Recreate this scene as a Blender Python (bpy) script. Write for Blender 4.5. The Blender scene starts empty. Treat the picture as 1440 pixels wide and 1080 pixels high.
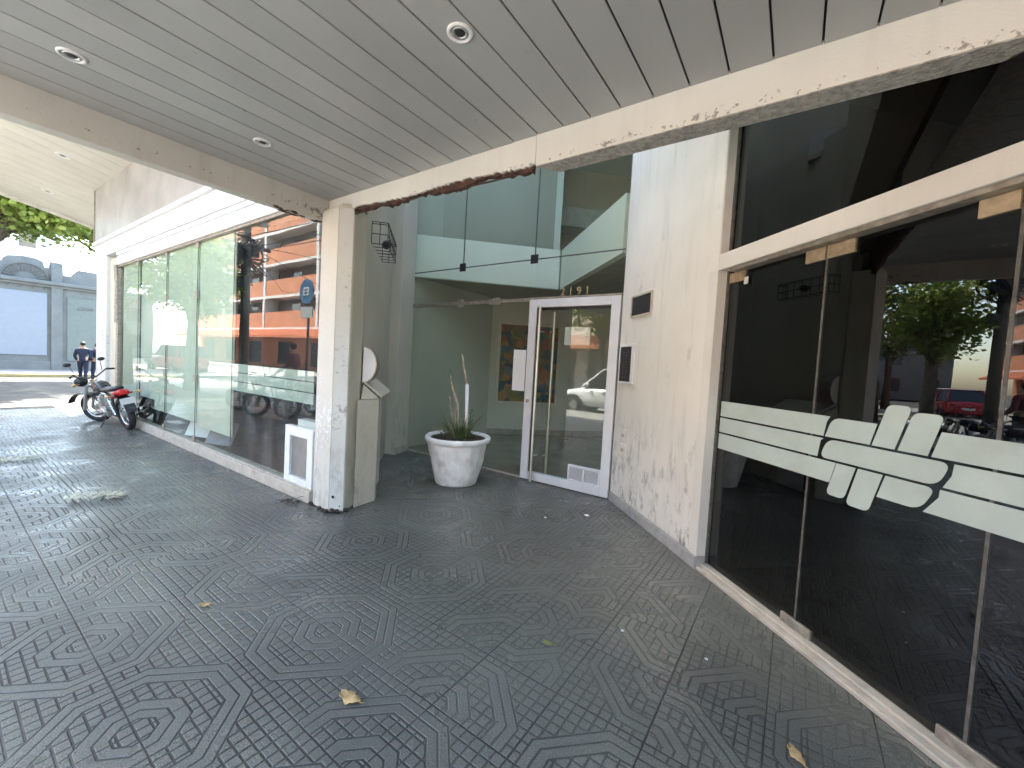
import bpy, bmesh, math, random
from mathutils import Vector, Matrix
random.seed(7)
S = bpy.context.scene
COL = S.collection
RT = math.sqrt(2)

# ------------------------------------------------------------------ camera
F_PX = 577.0
Pv = Vector((1119 - 720, -(536 - 540), -F_PX)).normalized()      # direction into the building, camera axes
Fv = Vector((-116 - 720, -(466 - 540), -F_PX)).normalized()      # direction along the facade, camera axes
Xv = (-Fv - Pv * (-Fv).dot(Pv)).normalized()
Zv = Xv.cross(Pv)
M3 = Matrix((Xv, Pv, Zv))
cam_d = bpy.data.cameras.new('camera')
cam_d.sensor_width = 36.0
cam_d.lens = F_PX / 1440 * 36.0
cam_d.clip_start = 0.05
cam_d.clip_end = 900
cam = bpy.data.objects.new('camera', cam_d)
COL.objects.link(cam)
cam.matrix_world = Matrix.Translation((0, 0, 1.5)) @ M3.to_4x4()
S.camera = cam

# ------------------------------------------------------------------ light
TO_SUN = Vector((-0.46, 0.26, 0.85)).normalized()
w = bpy.data.worlds.new('World')
S.world = w
w.use_nodes = True
nt = w.node_tree
bg = nt.nodes['Background']
sky = nt.nodes.new('ShaderNodeTexSky')
sky.sky_type = 'NISHITA'
sky.sun_disc = False
sky.sun_elevation = math.asin(TO_SUN.z)
sky.sun_rotation = math.atan2(TO_SUN.x, TO_SUN.y)
sky.dust_density = 2.5
sky.air_density = 1.0
nt.links.new(sky.outputs[0], bg.inputs[0])
bg.inputs[1].default_value = 0.15
sd = bpy.data.lights.new('sun', 'SUN')
sd.energy = 3.6
sd.angle = math.radians(0.5)
sd.color = (1.0, 0.94, 0.86)
so = bpy.data.objects.new('sun', sd)
COL.objects.link(so)
so.rotation_euler = TO_SUN.to_track_quat('Z', 'Y').to_euler()
so.location = (-20, 20, 40)
S.view_settings.view_transform = 'Standard'
S.view_settings.look = 'None'
S.view_settings.gamma = 1
S.view_settings.exposure = 3.85
S.view_settings.use_white_balance = True
S.view_settings.white_balance_temperature = 6600
S.view_settings.white_balance_tint = 1
S.cycles.max_bounces = 12
S.cycles.diffuse_bounces = 6
S.cycles.glossy_bounces = 6
S.cycles.transparent_max_bounces = 16
S.cycles.sample_clamp_indirect = 6
S.cycles.caustics_reflective = False
S.cycles.use_denoising = True

# ------------------------------------------------------------------ mesh builder
class MB:
    def __init__(s):
        s.b = bmesh.new()
    def face(s, pts):
        try:
            return s.b.faces.new([s.b.verts.new(p) for p in pts])
        except ValueError:
            return None
    def box(s, x0, x1, y0, y1, z0, z1, m=None):
        v = [Vector((x, y, z)) for z in (z0, z1) for y in (y0, y1) for x in (x0, x1)]
        if m is not None:
            v = [m @ p for p in v]
        v = [s.b.verts.new(p) for p in v]
        for f in ((0, 2, 3, 1), (4, 5, 7, 6), (0, 1, 5, 4), (2, 6, 7, 3), (0, 4, 6, 2), (1, 3, 7, 5)):
            s.b.faces.new([v[i] for i in f])
        return s
    def prism(s, poly, z0, z1, m=None):
        n = len(poly)
        a = [Vector((p[0], p[1], z0)) for p in poly]
        c = [Vector((p[0], p[1], z1)) for p in poly]
        if m is not None:
            a = [m @ p for p in a]; c = [m @ p for p in c]
        a = [s.b.verts.new(p) for p in a]; c = [s.b.verts.new(p) for p in c]
        s.b.faces.new(a[::-1]); s.b.faces.new(c)
        for i in range(n):
            j = (i + 1) % n
            s.b.faces.new([a[i], a[j], c[j], c[i]])
        return s
    def tube(s, pts, r, n=10, caps=True):
        pts = [Vector(p) for p in pts]
        rs = r if isinstance(r, (list, tuple)) else [r] * len(pts)
        rings = []
        up = Vector((0, 0, 1))
        prev = None
        for i, p in enumerate(pts):
            d = (pts[min(i + 1, len(pts) - 1)] - pts[max(i - 1, 0)]).normalized()
            if prev is None:
                u = d.cross(up if abs(d.z) < .9 else Vector((1, 0, 0))).normalized()
            else:
                u = (prev - d * prev.dot(d)).normalized()
            prev = u
            v = d.cross(u)
            rings.append([s.b.verts.new(p + (u * math.cos(2 * math.pi * k / n) + v * math.sin(2 * math.pi * k / n)) * rs[i]) for k in range(n)])
        for a, c in zip(rings, rings[1:]):
            for k in range(n):
                s.b.faces.new([a[k], a[(k + 1) % n], c[(k + 1) % n], c[k]])
        if caps:
            s.b.faces.new(rings[0][::-1]); s.b.faces.new(rings[-1])
        return s
    def lathe(s, prof, n=32, m=None, jitter=None):
        rings = []
        for r, z in prof:
            ring = []
            for k in range(n):
                a = 2 * math.pi * k / n
                rr = r if jitter is None else r + jitter(a, z)
                p = Vector((rr * math.cos(a), rr * math.sin(a), z))
                if m is not None: p = m @ p
                ring.append(s.b.verts.new(p))
            rings.append(ring)
        for a, c in zip(rings, rings[1:]):
            for k in range(n):
                s.b.faces.new([a[k], a[(k + 1) % n], c[(k + 1) % n], c[k]])
        s.b.faces.new(rings[0][::-1]); s.b.faces.new(rings[-1])
        return s
    def torus(s, R, r, m=None, n=32, k=10, flat=1.0):
        rings = []
        for i in range(n):
            a = 2 * math.pi * i / n
            ring = []
            for j in range(k):
                t = 2 * math.pi * j / k
                p = Vector(((R + r * math.cos(t)) * math.cos(a), r * flat * math.sin(t), (R + r * math.cos(t)) * math.sin(a)))
                if m is not None: p = m @ p
                ring.append(s.b.verts.new(p))
            rings.append(ring)
        for i in range(n):
            a, c = rings[i], rings[(i + 1) % n]
            for j in range(k):
                s.b.faces.new([a[j], a[(j + 1) % k], c[(j + 1) % k], c[j]])
        return s
    def loft(s, rings):
        rr = [[s.b.verts.new(Vector(p)) for p in r] for r in rings]
        n = len(rr[0])
        for a, c in zip(rr, rr[1:]):
            for k in range(n):
                s.b.faces.new([a[k], a[(k + 1) % n], c[(k + 1) % n], c[k]])
        s.b.faces.new(rr[0][::-1]); s.b.faces.new(rr[-1])
        return s
    def ball(s, c, r, sc=(1, 1, 1), sub=2):
        bmesh.ops.create_icosphere(s.b, subdivisions=sub, radius=r, matrix=Matrix.Translation(c) @ Matrix.Diagonal((*sc, 1)))
        return s
    def build(s, name, mat, parent=None, smooth=False, bevel=0, subsurf=0, loc=None):
        bmesh.ops.recalc_face_normals(s.b, faces=s.b.faces)
        me = bpy.data.meshes.new(name)
        s.b.to_mesh(me); s.b.free()
        for mm in (mat if isinstance(mat, (list, tuple)) else [mat]):
            me.materials.append(mm)
        o = bpy.data.objects.new(name, me)
        COL.objects.link(o)
        if smooth:
            for p in me.polygons: p.use_smooth = True
        if parent is not None:
            o.parent = parent
        if loc is not None: o.location = loc
        if bevel:
            b = o.modifiers.new('bevel', 'BEVEL'); b.width = bevel; b.segments = 2; b.limit_method = 'ANGLE'; b.angle_limit = math.radians(35)
        if subsurf:
            b = o.modifiers.new('sub', 'SUBSURF'); b.levels = subsurf; b.render_levels = subsurf
        return o

def thing(name, label, cat, loc=(0, 0, 0), rz=0, group=None):
    o = bpy.data.objects.new(name, None); COL.objects.link(o)
    o.empty_display_size = .1
    o.location = loc; o.rotation_euler = (0, 0, rz)
    return tag(o, label, cat, group)
def tag(o, label, cat, group=None):
    o['label'] = label; o['category'] = cat
    if group: o['group'] = group
    return o
def struct(o):
    o['kind'] = 'structure'; return o
def dup(root, loc=None, rz=None, label=None, group=None):
    r = root.copy(); COL.objects.link(r)
    if loc is not None: r.location = loc
    if rz is not None: r.rotation_euler = (root.rotation_euler[0], root.rotation_euler[1], rz)
    if label: r['label'] = label
    if group: r['group'] = group
    for ch in list(root.children):
        c = ch.copy(); COL.objects.link(c); c.parent = r
        for g in list(ch.children):
            d = g.copy(); COL.objects.link(d); d.parent = c
    return r
def recolour(root, old, new):
    def fix(o):
        if o.type == 'MESH':
            if any(m is old for m in o.data.materials):
                o.data = o.data.copy()
                for i, m in enumerate(o.data.materials):
                    if m is old: o.data.materials[i] = new
        for c in o.children: fix(c)
    fix(root)

# ------------------------------------------------------------------ materials
def nodes(name):
    m = bpy.data.materials.new(name); m.use_nodes = True
    return m, m.node_tree, m.node_tree.nodes['Principled BSDF']
def N(t, kind, **kw):
    n = t.nodes.new('ShaderNode' + kind)
    for k, v in kw.items(): setattr(n, k, v)
    return n
def math_(t, op, a, b=None, c=None, clamp=False):
    n = N(t, 'Math', operation=op); n.use_clamp = clamp
    for i, x in enumerate((a, b, c)):
        if x is None: continue
        if isinstance(x, (int, float)): n.inputs[i].default_value = x
        else: t.links.new(x, n.inputs[i])
    return n.outputs[0]
def ramp(t, x, lo, hi):
    n = N(t, 'MapRange'); n.clamp = True
    t.links.new(x, n.inputs[0]); n.inputs[1].default_value = lo; n.inputs[2].default_value = hi
    return n.outputs[0]
def mixc(t, fac, a, b):
    n = N(t, 'Mix', data_type='RGBA')
    if isinstance(fac, (int, float)): n.inputs[0].default_value = fac
    else: t.links.new(fac, n.inputs[0])
    for i, x in ((6, a), (7, b)):
        if isinstance(x, tuple): n.inputs[i].default_value = (*x[:3], 1)
        else: t.links.new(x, n.inputs[i])
    return n.outputs[2]
def noise(t, vec, scale, detail=4, rough=.55):
    n = N(t, 'TexNoise'); n.inputs['Scale'].default_value = scale; n.inputs['Detail'].default_value = detail; n.inputs['Roughness'].default_value = rough
    if vec is not None: t.links.new(vec, n.inputs['Vector'])
    return n.outputs[0]
def coords(t, scale=None, obj=False):
    c = N(t, 'TexCoord').outputs['Object'] if obj else N(t, 'NewGeometry').outputs['Position']
    if scale:
        mp = N(t, 'Mapping'); mp.inputs['Scale'].default_value = scale
        t.links.new(c, mp.inputs[0]); c = mp.outputs[0]
    return c
def bump(t, h, b, strength=.3, dist=.01):
    n = N(t, 'Bump'); n.inputs['Strength'].default_value = strength; n.inputs['Distance'].default_value = dist
    t.links.new(h, n.inputs['Height']); t.links.new(n.outputs[0], b.inputs['Normal'])
def mat(name, col, rough=.6, metal=0.0, vary=.12, scale=6, bmp=0.0, bscale=60, dirt=None, dirt_amt=0.0, spec=.5, obj=False, streak=False):
    m, t, b = nodes(name)
    c = coords(t, obj=obj)
    dark = tuple(x * (1 - vary) for x in col); lite = tuple(min(1, x * (1 + vary)) for x in col)
    out = mixc(t, ramp(t, noise(t, c, scale), .3, .7), dark, lite)
    if dirt is not None:
        cs = coords(t, (14, 14, .8), obj) if streak else c
        f = ramp(t, noise(t, cs, scale * .7 if not streak else 1.0, 6, .65), .52, .75)
        out = mixc(t, math_(t, 'MULTIPLY', f, dirt_amt), out, dirt)
    t.links.new(out, b.inputs['Base Color'])
    r = N(t, 'MapRange'); t.links.new(noise(t, c, scale * 3), r.inputs[0])
    r.inputs[3].default_value = max(.02, rough - .1); r.inputs[4].default_value = min(1, rough + .1)
    t.links.new(r.outputs[0], b.inputs['Roughness'])
    b.inputs['Metallic'].default_value = metal
    b.inputs['Specular IOR Level'].default_value = spec
    if bmp: bump(t, noise(t, c, bscale, 5), b, bmp, .01)
    return m

def glass(name, ior=1.75, tint=(.9, .95, .92), dirt=0.0):
    m = bpy.data.materials.new(name); m.use_nodes = True
    t = m.node_tree; t.nodes.clear()
    o = N(t, 'OutputMaterial')
    tr = N(t, 'BsdfTransparent'); tr.inputs[0].default_value = (*tint, 1)
    gl = N(t, 'BsdfGlossy'); gl.inputs['Roughness'].default_value = 0.0
    c = coords(t)
    bm = N(t, 'Bump'); bm.inputs['Strength'].default_value = .06; bm.inputs['Distance'].default_value = .02
    t.links.new(noise(t, c, 1.1, 1), bm.inputs['Height']); t.links.new(bm.outputs[0], gl.inputs['Normal'])
    fr = N(t, 'Fresnel'); fr.inputs[0].default_value = ior
    bf = N(t, 'NewGeometry').outputs['Backfacing']
    fac = math_(t, 'MULTIPLY', fr.outputs[0], math_(t, 'SUBTRACT', 1.0, bf))
    mx = N(t, 'MixShader'); t.links.new(fac, mx.inputs[0]); t.links.new(tr.outputs[0], mx.inputs[1]); t.links.new(gl.outputs[0], mx.inputs[2])
    last = mx.outputs[0]
    if dirt:
        df = N(t, 'BsdfDiffuse'); df.inputs[0].default_value = (.62, .66, .62, 1)
        f = math_(t, 'MULTIPLY', ramp(t, noise(t, coords(t, (1.2, 1.2, .5)), 3, 6, .6), .35, .8), dirt)
        f = math_(t, 'MULTIPLY', f, math_(t, 'SUBTRACT', 1.0, bf))
        m2 = N(t, 'MixShader'); t.links.new(f, m2.inputs[0]); t.links.new(last, m2.inputs[1]); t.links.new(df.outputs[0], m2.inputs[2]); last = m2.outputs[0]
    t.links.new(last, o.inputs[0])
    return m

def tile_floor():
    m, t, b = nodes('patterned_tile')
    c = N(t, 'NewGeometry').outputs['Position']
    sp = N(t, 'SeparateXYZ'); t.links.new(c, sp.inputs[0])
    PER, X0, Y0 = .8, -2.0, .47
    def cell(s, o, per):   # centred offset inside a repeat
        q = math_(t, 'ADD', math_(t, 'DIVIDE', math_(t, 'SUBTRACT', s, o), per), 0.5)
        return math_(t, 'MULTIPLY', math_(t, 'SUBTRACT', math_(t, 'FRACT', q), .5), per)
    px, py = cell(sp.outputs[0], X0, PER), cell(sp.outputs[1], Y0, PER)
    ax, ay = math_(t, 'ABSOLUTE', px), math_(t, 'ABSOLUTE', py)
    # some tiles were laid turned round (more of them toward the right), which breaks the octagons up
    tx = math_(t, 'FLOOR', math_(t, 'DIVIDE', math_(t, 'SUBTRACT', sp.outputs[0], X0), .4)); ty = math_(t, 'FLOOR', math_(t, 'DIVIDE', math_(t, 'SUBTRACT', sp.outputs[1], Y0), .4))
    cbt = N(t, 'CombineXYZ'); t.links.new(tx, cbt.inputs[0]); t.links.new(ty, cbt.inputs[1])
    wt = N(t, 'TexWhiteNoise', noise_dimensions='2D'); t.links.new(cbt.outputs[0], wt.inputs[0])
    sc_ = N(t, 'SeparateColor'); t.links.new(wt.outputs[1], sc_.inputs[0])
    share = math_(t, 'ADD', math_(t, 'MULTIPLY', ramp(t, sp.outputs[0], -2.0, -.6), .28), .04)
    fxl = math_(t, 'LESS_THAN', sc_.outputs[0], share); fyl = math_(t, 'LESS_THAN', sc_.outputs[1], share)
    def flip(a, f): return math_(t, 'ADD', a, math_(t, 'MULTIPLY', f, math_(t, 'SUBTRACT', .4, math_(t, 'MULTIPLY', a, 2.0))))
    ax, ay = flip(ax, fxl), flip(ay, fyl)
    d = math_(t, 'MAXIMUM', math_(t, 'MAXIMUM', ax, ay), math_(t, 'MULTIPLY', math_(t, 'ADD', ax, ay), .735))
    def groove(dist, wd):   # 1 on the groove, 0 away
        return math_(t, 'SUBTRACT', 1.0, ramp(t, dist, wd * .45, wd))
    g = .8 / 16
    gx = math_(t, 'ABSOLUTE', cell(sp.outputs[0], X0, g)); gy = math_(t, 'ABSOLUTE', cell(sp.outputs[1], Y0, g))
    grid = math_(t, 'MAXIMUM', groove(gx, .0060), groove(gy, .0060))
    def band(lo, hi): return math_(t, 'MULTIPLY', math_(t, 'GREATER_THAN', d, lo), math_(t, 'LESS_THAN', d, hi))
    solid = math_(t, 'MAXIMUM', band(.270, .364), band(.112, .166))
    solid = math_(t, 'MAXIMUM', solid, math_(t, 'MULTIPLY', math_(t, 'LESS_THAN', d, .112), math_(t, 'GREATER_THAN', d, .066)))
    grid = math_(t, 'MULTIPLY', grid, math_(t, 'SUBTRACT', 1.0, solid))
    rings = None
    for r in (.270, .318, .364, .112, .166, .066):
        gr = groove(math_(t, 'ABSOLUTE', math_(t, 'SUBTRACT', d, r)), .0060)
        rings = gr if rings is None else math_(t, 'MAXIMUM', rings, gr)
    jx = math_(t, 'ABSOLUTE', cell(sp.outputs[0], X0, .4)); jy = math_(t, 'ABSOLUTE', cell(sp.outputs[1], Y0, .4))
    joint = math_(t, 'MAXIMUM', groove(jx, .0042), groove(jy, .0042))
    wear = ramp(t, math_(t, 'SUBTRACT', noise(t, c, .9, 4), math_(t, 'MULTIPLY', ramp(t, sp.outputs[0], -2.2, -.2), .10)), .30, .58)      # grooves worn shallow / filled in places
    wear = math_(t, 'ADD', math_(t, 'MULTIPLY', wear, .62), .38)
    pat = math_(t, 'MULTIPLY', math_(t, 'MAXIMUM', grid, rings), wear)
    gro = math_(t, 'MAXIMUM', pat, joint)
    # every tile its own slightly different grey
    fx = math_(t, 'FLOOR', math_(t, 'DIVIDE', math_(t, 'SUBTRACT', sp.outputs[0], X0), .4)); fy = math_(t, 'FLOOR', math_(t, 'DIVIDE', math_(t, 'SUBTRACT', sp.outputs[1], Y0), .4))
    cb = N(t, 'CombineXYZ'); t.links.new(fx, cb.inputs[0]); t.links.new(fy, cb.inputs[1])
    wn = N(t, 'TexWhiteNoise', noise_dimensions='2D'); t.links.new(cb.outputs[0], wn.inputs[0])
    base = mixc(t, wn.outputs[0], (.104, .104, .088), (.142, .141, .121))
    spk = noise(t, c, 150, 3, .75)
    base = mixc(t, math_(t, 'MULTIPLY', ramp(t, spk, .50, .64), .8), base, (.27, .27, .24))
    base = mixc(t, math_(t, 'MULTIPLY', ramp(t, spk, .48, .34), .7), base, (.035, .037, .035))
    big = ramp(t, noise(t, c, .8, 6, .68), .44, .62)
    base = mixc(t, math_(t, 'MULTIPLY', big, .5), base, (.06, .062, .062))
    # entrance recess is greasier and darker from wear
    stain = ramp(t, noise(t, c, 7, 4, .6), .66, .74)
    base = mixc(t, math_(t, 'MULTIPLY', stain, .6), base, (.03, .03, .03))
    pale = ramp(t, noise(t, c, 3.1, 5, .7), .60, .82)
    base = mixc(t, math_(t, 'MULTIPLY', pale, .3), base, (.25, .25, .24))
    dirtg = mixc(t, ramp(t, noise(t, c, 1.3, 2), .48, .66), (.016, .016, .015), (.085, .085, .075))
    base = mixc(t, math_(t, 'MULTIPLY', gro, .95), base, dirtg)
    t.links.new(base, b.inputs['Base Color'])
    r = math_(t, 'ADD', math_(t, 'MULTIPLY', ramp(t, noise(t, c, 1.6, 6, .65), .35, .65), .28), .19)
    r = math_(t, 'ADD', r, math_(t, 'MULTIPLY', gro, .3))
    t.links.new(r, b.inputs['Roughness'])
    b.inputs['Specular IOR Level'].default_value = .7
    hgt = math_(t, 'ADD', math_(t, 'MULTIPLY', gro, -1.0), math_(t, 'MULTIPLY', spk, .10))
    hgt = math_(t, 'ADD', hgt, math_(t, 'MULTIPLY', noise(t, c, 5, 2), .5))
    bump(t, hgt, b, .7, .006)
    return m

def plaster(name, col, dirt, low=True, amt=.5, chips=None, chip_z=(0, 0)):
    """painted render: smears, scuffs that gather low on the wall, optional flaked strip"""
    m, t, b = nodes(name)
    c = coords(t); sp = N(t, 'SeparateXYZ'); t.links.new(c, sp.inputs[0])
    out = mixc(t, ramp(t, noise(t, c, 1.6, 5), .3, .7), tuple(x * .93 for x in col), tuple(min(1, x * 1.05) for x in col))
    st = ramp(t, noise(t, coords(t, (9, 9, .9)), 1, 6, .6), .52, .8)
    out = mixc(t, math_(t, 'MULTIPLY', st, amt * .28), out, dirt)
    if low:
        sc = ramp(t, noise(t, coords(t, (7, 7, 3)), 1.6, 7, .72), .50, .66)
        hh = ramp(t, sp.outputs[2], 1.15, .15)
        out = mixc(t, math_(t, 'MULTIPLY', math_(t, 'MULTIPLY', sc, hh), amt), out, tuple(x * .45 for x in dirt))
        sc2 = ramp(t, noise(t, coords(t, (3, 3, 2)), 1.5, 5, .7), .60, .70)
        out = mixc(t, math_(t, 'MULTIPLY', sc2, amt * .25), out, tuple(x * .7 for x in dirt))
    h = noise(t, c, 90, 4)
    if chips:
        nz = noise(t, c, 24, 5, .7)
        zz = math_(t, 'SUBTRACT', 1.0, math_(t, 'ABSOLUTE', math_(t, 'DIVIDE', math_(t, 'SUBTRACT', sp.outputs[2], chip_z[0]), chip_z[1])))
        reg = ramp(t, noise(t, c, 1.7, 2), .42, .62)
        f = ramp(t, math_(t, 'ADD', math_(t, 'ADD', nz, math_(t, 'MULTIPLY', zz, .22)), math_(t, 'MULTIPLY', reg, .14)), .82, .86)
        out = mixc(t, f, out, chips)
        h = math_(t, 'SUBTRACT', h, math_(t, 'MULTIPLY', f, 2.0))
    t.links.new(out, b.inputs['Base Color'])
    b.inputs['Roughness'].default_value = .62
    bump(t, h, b, .35, .004)
    return m

M = {}
M['tile'] = tile_floor()
M['asphalt'] = mat('asphalt', (.042, .042, .045), .9, spec=.15, scale=2, vary=.3, bmp=.4, bscale=90)
M['concrete'] = mat('concrete', (.20, .195, .185), .85, vary=.2, scale=3, bmp=.4, bscale=50, dirt=(.14, .13, .12), dirt_amt=.6)
M['rough_concrete'] = mat('rough_concrete', (.36, .345, .31), .9, vary=.35, scale=38, bmp=1.0, bscale=70, dirt=(.62, .60, .55), dirt_amt=.6)
M['kerb_yellow'] = mat('kerb_yellow', (.34, .28, .13), .8, dirt=(.25, .22, .15), dirt_amt=.8)
M['white_line'] = mat('white_line', (.7, .7, .68), .8, dirt=(.2, .2, .2), dirt_amt=.7)
M['cream_wall'] = plaster('cream_wall', (.74, .715, .655), (.27, .25, .21), True, .95)
M['cream_beam'] = plaster('cream_beam', (.69, .67, .615), (.35, .32, .27), False, .6, (.30, .28, .25), (2.83, .06))
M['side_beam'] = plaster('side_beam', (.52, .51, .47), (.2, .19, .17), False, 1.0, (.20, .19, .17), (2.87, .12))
M['column'] = plaster('column', (.60, .575, .51), (.32, .30, .26), True, .5, (.70, .69, .66), (1.0, 1.6))
M['column_white'] = plaster('column_white', (.66, .65, .61), (.3, .29, .26), True, .45, (.42, .40, .36), (1.4, 2.0))
M['beige'] = plaster('beige', (.56, .52, .43), (.28, .26, .21), True, .5)
M['stone_sill'] = mat('stone_sill', (.46, .41, .34), .6, vary=.15, scale=9, dirt=(.2, .17, .13), dirt_amt=.7, bmp=.2)
M['grey_skirting'] = mat('grey_skirting', (.36, .35, .34), .5, vary=.2, scale=14, dirt=(.5, .49, .47), dirt_amt=.5)
M['brick_raw'] = mat('brick_raw', (.075, .036, .026), .95, vary=.6, scale=7, bmp=1.0, bscale=50, dirt=(.02, .016, .014), dirt_amt=1.0)
M['rust'] = mat('rust', (.06, .035, .025), .95, vary=.5, scale=40, bmp=.8)
M['black_chip'] = mat('black_chip', (.03, .022, .018), .9, vary=.3)
def panel_mat():
    m, t, b = nodes('soffit_paint')
    c = coords(t); sp = N(t, 'SeparateXYZ'); t.links.new(c, sp.inputs[0])
    k = math_(t, 'FLOOR', math_(t, 'DIVIDE', math_(t, 'ADD', sp.outputs[0], .01), .1845))
    wn = N(t, 'TexWhiteNoise', noise_dimensions='1D'); t.links.new(k, wn.inputs[1])
    base = mixc(t, wn.outputs[0], (.33, .34, .34), (.385, .393, .39))
    base = mixc(t, math_(t, 'MULTIPLY', ramp(t, noise(t, c, 1.2, 5), .45, .75), .4), base, (.24, .24, .235))
    base = mixc(t, math_(t, 'MULTIPLY', ramp(t, noise(t, c, 13, 3), .70, .74), .5), base, (.12, .12, .12))
    t.links.new(base, b.inputs['Base Color'])
    r = math_(t, 'ADD', math_(t, 'MULTIPLY', noise(t, c, 3, 4), .16), .30)
    t.links.new(r, b.inputs['Roughness'])
    b.inputs['Specular IOR Level'].default_value = .5
    bump(t, math_(t, 'ADD', noise(t, coords(t, (2.5, .8, 1)), 1.5, 3), math_(t, 'MULTIPLY', noise(t, c, 300, 2), .04)), b, .35, .02)
    return m
M['soffit'] = panel_mat()
M['soffit_gap'] = mat('soffit_gap', (.02, .02, .02), .9)
M['canopy_cream'] = mat('canopy_cream', (.55, .525, .47), .5, vary=.06, scale=2)
M['marble'] = mat('marble', (.34, .325, .32), .35, vary=.2, scale=1.3, dirt=(.42, .38, .34), dirt_amt=.5)
M['white_metal'] = mat('white_metal', (.74, .74, .75), .4, vary=.06, scale=5, dirt=(.45, .43, .4), dirt_amt=.4)
M['white_door'] = mat('white_door', (.70, .71, .74), .35, vary=.05, scale=4, dirt=(.4, .38, .35), dirt_amt=.3)
M['steel'] = mat('steel', (.55, .53, .47), .4, 1.0, vary=.1)
M['dull_steel'] = mat('dull_steel', (.34, .31, .26), .5, .5, vary=.3, scale=20, dirt=(.14, .10, .07), dirt_amt=.7)
M['brass_plate'] = mat('brass_plate', (.45, .36, .24), .5, .5, vary=.25, scale=20)
M['chrome'] = mat('chrome', (.7, .7, .7), .15, 1.0)
M['dark_metal'] = mat('dark_metal', (.035, .035, .038), .45, .4)
M['seal'] = mat('seal', (.10, .095, .085), .6, vary=.4, scale=25)
M['glass'] = glass('glass', 1.58, (.92, .945, .91), .04)
M['glass_door'] = glass('glass_door', 1.9, (.90, .92, .89), .03)
M['glass_dark'] = glass('glass_dark', 1.76, (.32, .33, .34), .006)
M['glass_shop'] = glass('glass_shop', 1.95, (.92, .95, .92), .10)
M['film'] = mat('film', (.44, .515, .475), .5, vary=.08, scale=5, dirt=(.36, .39, .36), dirt_amt=.6)
M['blind'] = mat('blind', (.64, .70, .60), .55, vary=.10, scale=.9, obj=False)
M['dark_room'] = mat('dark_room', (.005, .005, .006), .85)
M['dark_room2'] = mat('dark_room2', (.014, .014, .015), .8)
M['shop_floor'] = mat('shop_floor', (.07, .055, .048), .45, vary=.3)
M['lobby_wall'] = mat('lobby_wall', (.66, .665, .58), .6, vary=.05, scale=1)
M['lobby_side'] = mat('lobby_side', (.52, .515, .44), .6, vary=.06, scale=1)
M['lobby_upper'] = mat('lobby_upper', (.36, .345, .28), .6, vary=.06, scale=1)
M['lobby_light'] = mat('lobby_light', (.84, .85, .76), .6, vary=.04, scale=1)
M['lobby_floor'] = mat('lobby_floor', (.26, .225, .18), .14, vary=.2, scale=3)
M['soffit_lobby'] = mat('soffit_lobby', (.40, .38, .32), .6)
M['wood_frame'] = mat('wood_frame', (.72, .69, .62), .5)
M['pot_white'] = mat('pot_white', (.76, .76, .74), .75, vary=.12, scale=9, bmp=1.0, bscale=18, dirt=(.40, .37, .31), dirt_amt=.75, obj=True)
M['soil'] = mat('soil', (.045, .035, .026), .95, vary=.4, scale=30, bmp=1.0)
M['leaf_g'] = mat('leaf_g', (.085, .13, .045), .55, vary=.5, scale=12)
M['leaf_y'] = mat('leaf_y', (.20, .20, .07), .6, vary=.4, scale=12)
M['stem_dead'] = mat('stem_dead', (.40, .35, .27), .8, vary=.35, scale=20)
M['paper'] = mat('paper', (.78, .79, .80), .8, vary=.03)
M['leaf_dry'] = mat('leaf_dry', (.55, .36, .17), .7, vary=.3, scale=40, obj=True)
M['leaf_pale'] = mat('leaf_pale', (.52, .49, .36), .8, vary=.35, scale=30)
M['tyre'] = mat('tyre', (.018, .018, .019), .75, bmp=.4, bscale=80, obj=True)
M['black_plastic'] = mat('black_plastic', (.02, .02, .022), .4)
M['red_paint'] = mat('red_paint', (.42, .02, .03), .25)
M['bike_dark'] = mat('bike_dark', (.03, .03, .035), .25)
M['alu'] = mat('alu', (.58, .58, .57), .32, .8)
M['plate'] = mat('plate', (.62, .62, .62), .5)
M['car_red'] = mat('car_red', (.38, .02, .03), .2)
M['car_white'] = mat('car_white', (.78, .78, .78), .2)
M['car_silver'] = mat('car_silver', (.45, .46, .48), .25, .3)
M['car_glass'] = mat('car_glass', (.012, .014, .016), .06, spec=.8)
M['tail'] = mat('tail', (.45, .01, .01), .2)
M['headlamp'] = mat('headlamp', (.8, .8, .8), .1)
M['far_wall'] = mat('far_wall', (.155, .165, .17), .8, vary=.14, scale=2, dirt=(.2, .2, .2), dirt_amt=.5, streak=True)
M['far_panel'] = mat('far_panel', (.24, .265, .32), .7, vary=.03)
M['far_green'] = mat('far_green', (.15, .175, .17), .7, vary=.06)
M['far_dark'] = mat('far_dark', (.12, .12, .12), .8)
M['pale_block'] = mat('pale_block', (.62, .63, .70), .8, vary=.05, scale=.5)
M['orange'] = mat('orange', (.50, .20, .10), .85, vary=.12, scale=.9)
M['yellowish'] = mat('yellowish', (.46, .42, .35), .85, vary=.1, scale=.7)
M['slab_white'] = mat('slab_white', (.62, .60, .57), .8)
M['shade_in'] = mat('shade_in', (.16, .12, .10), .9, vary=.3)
M['win_dark'] = mat('win_dark', (.03, .035, .04), .12, spec=.8)
M['awn_tile'] = mat('awn_tile', (.52, .17, .08), .8, vary=.25, scale=5)
M['wood_pole'] = mat('wood_pole', (.10, .085, .07), .85, vary=.3, scale=8)
M['cable'] = mat('cable', (.015, .015, .016), .6)
M['sign_blue'] = mat('sign_blue', (.03, .12, .27), .4)
M['bark'] = mat('bark', (.10, .08, .06), .9, vary=.4, scale=9, bmp=.8)
M['skin'] = mat('skin', (.42, .25, .17), .6)
M['cloth_navy'] = mat('cloth_navy', (.012, .018, .045), .85)
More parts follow.
